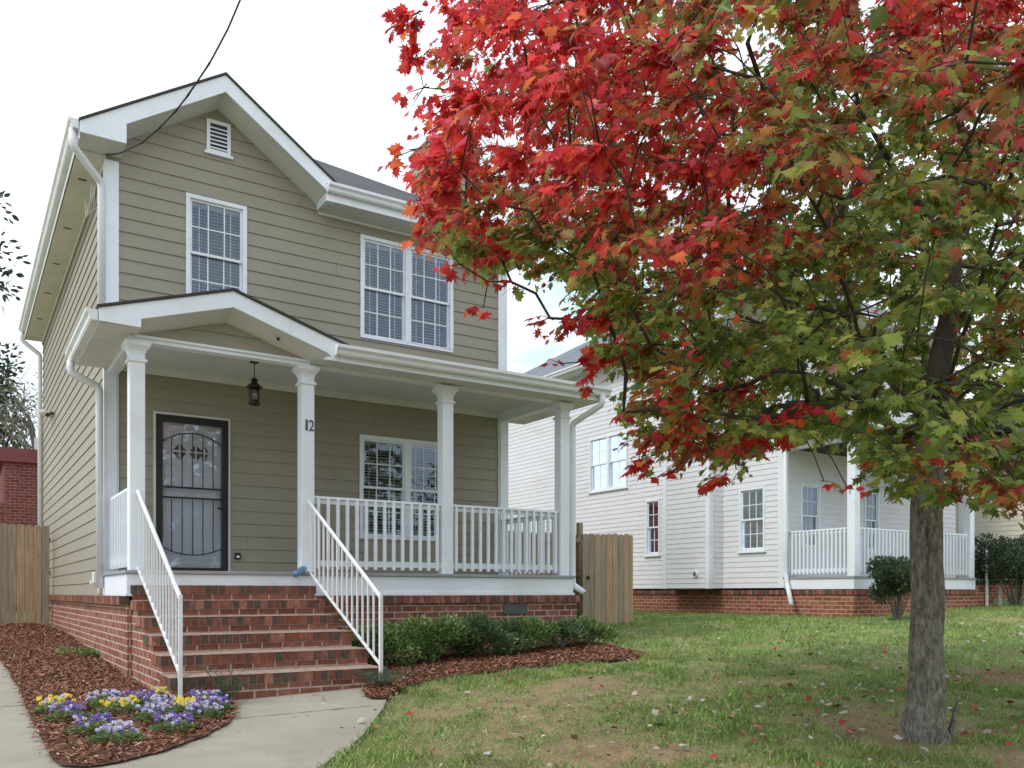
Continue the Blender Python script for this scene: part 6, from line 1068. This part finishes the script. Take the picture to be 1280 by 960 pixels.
k_=SV.shape[1];ff=np.concatenate(LEAFF);F_=(ff[None,:]+(np.arange(nL)*k_)[:,None]).ravel()
cm=np.array([1.12]+[1,.95,1,.95,.92,.98,.95,1]+[.9]+[1,.95,.98,.92,.95,1,.95,1])
CC_=np.repeat(np.array(LC),k_,axis=0)*np.tile(cm,nL)[:,None];CC_=CC_*rs.uniform(.88,1.12,(nL*k_,1))
colmesh('crown',V.reshape(-1,3),F_,np.tile(np.array([10,10]),nL),CC_,'leaf',maple,org=TB)
tw.tube([(2.2,-8.9,3.55),(1.75,-8.8,3.45),(1.55,-8.75,3.48)],[.006,.004,.002],4,'bark')
tw.build('twigs',None,maple,recalc=False)
# =================================================================== far trees
def tree(name,x,y,h,cr,label,cols,nl=3500,ls=.28,zc=.62,bare=False,seed=1,group=None,cz=.38):
    zb=gz(x,y)-.1;e=empty(name,(x,y,zb),label,'tree',group);rs=np.random.default_rng(seed);k=MB()
    k.tube([(x,y,zb),(x+.1,y,zb+h*.25),(x-.1,y+.1,zb+h*.5),(x,y,zb+h*.85)],[h*.022,h*.018,h*.012,h*.004],8,'bark')
    cc=[]
    for i in range(26):
        a=rs.uniform(0,6.28);b_=rs.uniform(-.9,1);t=rs.uniform(.3,.85);q=(x+cr*t*math.cos(a)*math.sqrt(1-.6*b_*b_),y+cr*t*math.sin(a)*math.sqrt(1-.6*b_*b_),zb+h*zc+h*cz*b_*.9);cc.append(q)
        k.tube([(x,y,zb+h*rs.uniform(.25,.5)),(x+(q[0]-x)*.5,y+(q[1]-y)*.5,q[2]-.1*h),q],[h*.009,h*.005,h*.001],5,'bark')
        if bare:
            for _ in range(14):
                v=rs.normal(0,1,3)*np.array([1,1,.8])*cr*.28;k.tube([q,(q[0]+v[0]*.5,q[1]+v[1]*.5,q[2]+abs(v[2])*.5),(q[0]+v[0],q[1]+v[1],q[2]+v[2])],[h*.002,h*.0013,h*.0006],4,'bark',cap=False)
    k.build('trunk',None,e,recalc=False);cc=np.array(cc)
    w=rs.choice(len(cc),nl);dv=rs.normal(0,1,(nl,3));dv/=np.linalg.norm(dv,axis=1,keepdims=True);p=cc[w]+dv*(rs.random(nl)**.5)[:,None]*np.array([cr*.36,cr*.36,h*cz*.33])
    c=np.array(cols)[rs.choice(len(cols),nl)]*rs.uniform(.7,1.3,(nl,1));scatter('crown',OVALV,OVALF,p,basis(rs.normal(0,1,(nl,3))+np.array([0,0,.6]),dv+np.array([0,0,-.3])+rs.normal(0,.4,(nl,3))),rs.uniform(ls*.6,ls*1.3,nl),c,'foliage',e,org=(x,y,zb))
DK=[(.035,.06,.025),(.05,.08,.03),(.025,.04,.02)]
tree('evergreen_tree',-.9,29,11.2,2.0,'dark green tree rising behind the brick building at the left edge',DK,7000,.24,seed=71)
tree('bare_tree',1.3,27,9.0,2.3,'nearly bare greyish tree between the dark tree and the tan house',[(.16,.19,.12),(.24,.25,.20)],700,.16,bare=True,seed=72)
tree('dark_leafed_tree',-2.25,15,11.6,2.0,'dark leafy branches entering at the left edge high beside the roof',DK,2600,.20,zc=.78,cz=.2,seed=73)
for i,(x,y,h) in enumerate([(-9,-42,9.5),(1,-46,12),(10,-40,8),(19,-47,13),(-20,-50,12),(30,-44,10)]):
    tree('street_tree',x,y,h,h*.36,'tree across the street seen only as a reflection in the windows',DK,2200,.42,seed=80+i,group='trees across the street')
# =================================================================== sky, sun, camera
w=bpy.data.worlds.new('World');scene.world=w;w.use_nodes=True;nt=w.node_tree;bg=nt.nodes['Background']
SUNV=Vector((-.70,-.04,.76)).normalized();el=math.asin(SUNV.z);az=math.atan2(SUNV.x,SUNV.y)
sk=N(nt,'ShaderNodeTexSky',sky_type='NISHITA',sun_disc=False,sun_elevation=el,sun_rotation=az,air_density=1.2,dust_density=1.5)
tc=nt.nodes.new('ShaderNodeTexCoord');sp=nt.nodes.new('ShaderNodeSeparateXYZ');nt.links.new(tc.outputs['Generated'],sp.inputs[0])
mp=nt.nodes.new('ShaderNodeMapping');mp.inputs['Scale'].default_value=(1,1,2.2);mp.inputs['Location'].default_value=(.3,.1,.4);nt.links.new(tc.outputs['Generated'],mp.inputs[0])
nz=N(nt,'ShaderNodeTexNoise',Scale=2.6,Detail=7,Roughness=.58,Distortion=.3);nt.links.new(mp.outputs[0],nz.inputs['Vector'])
msk=ramp(nt,nz.outputs['Fac'],[(.34,(.35,.35,.35)),(.50,(1,1,1))])
cl_c=ramp(nt,N(nt,'ShaderNodeTexNoise',Scale=4.,Detail=6,Roughness=.6).outputs['Fac'],[(.3,(7.3,8.1,9.2)),(.62,(9.3,9.8,10.6))])
blue=mixrgb(nt,.75,sk.outputs[0],(6.0,8.4,8.8))
def clearing(v,a,b,k,prev):
    d=N(nt,'ShaderNodeVectorMath',operation='DOT_PRODUCT');nt.links.new(tc.outputs['Generated'],d.inputs[0]);d.inputs[1].default_value=v
    m=N(nt,'ShaderNodeMapRange',interpolation_type='SMOOTHSTEP');nt.links.new(d.outputs['Value'],m.inputs[0]);m.inputs[1].default_value=a;m.inputs[2].default_value=b
    n2=N(nt,'ShaderNodeTexNoise',Scale=9.,Detail=5,Roughness=.6);nt.links.new(mp.outputs[0],n2.inputs['Vector'])
    r2=ramp(nt,n2.outputs['Fac'],[(.38,(k,k,k)),(.60,(.05,.05,.05))])
    q=N(nt,'ShaderNodeMath',operation='MULTIPLY');nt.links.new(m.outputs[0],q.inputs[0]);nt.links.new(r2,q.inputs[1])
    s_=N(nt,'ShaderNodeMath',operation='SUBTRACT',use_clamp=True);nt.links.new(prev,s_.inputs[0]);nt.links.new(q.outputs[0],s_.inputs[1]);return s_.outputs[0]
msk=clearing((.534,.795,.287),.975,.997,.9,msk);msk=clearing((.361,.815,.454),.97,.998,.4,msk)
nt.links.new(mixrgb(nt,msk,blue,cl_c),bg.inputs['Color']);bg.inputs['Strength'].default_value=.1
sun=bpy.data.lights.new('sun','SUN');sun.energy=1.3;sun.angle=R(14);sun.color=(1,.96,.90);so=bpy.data.objects.new('sun',sun);COL.objects.link(so);so.rotation_euler=(-SUNV).to_track_quat('-Z','Y').to_euler()
cam=bpy.data.cameras.new('camera');co=bpy.data.objects.new('camera',cam);COL.objects.link(co);scene.camera=co
cam.sensor_width=36;cam.lens=36*1086/1280;cam.shift_y=(740.8-480)/1280;cam.clip_start=.05;cam.clip_end=3000
co.location=(-1.618,-12.193,0);co.rotation_euler=(R(90),0,-R(32.606))
scene.view_settings.view_transform='Standard';scene.view_settings.look='None';scene.view_settings.exposure=.57;scene.view_settings.gamma=1
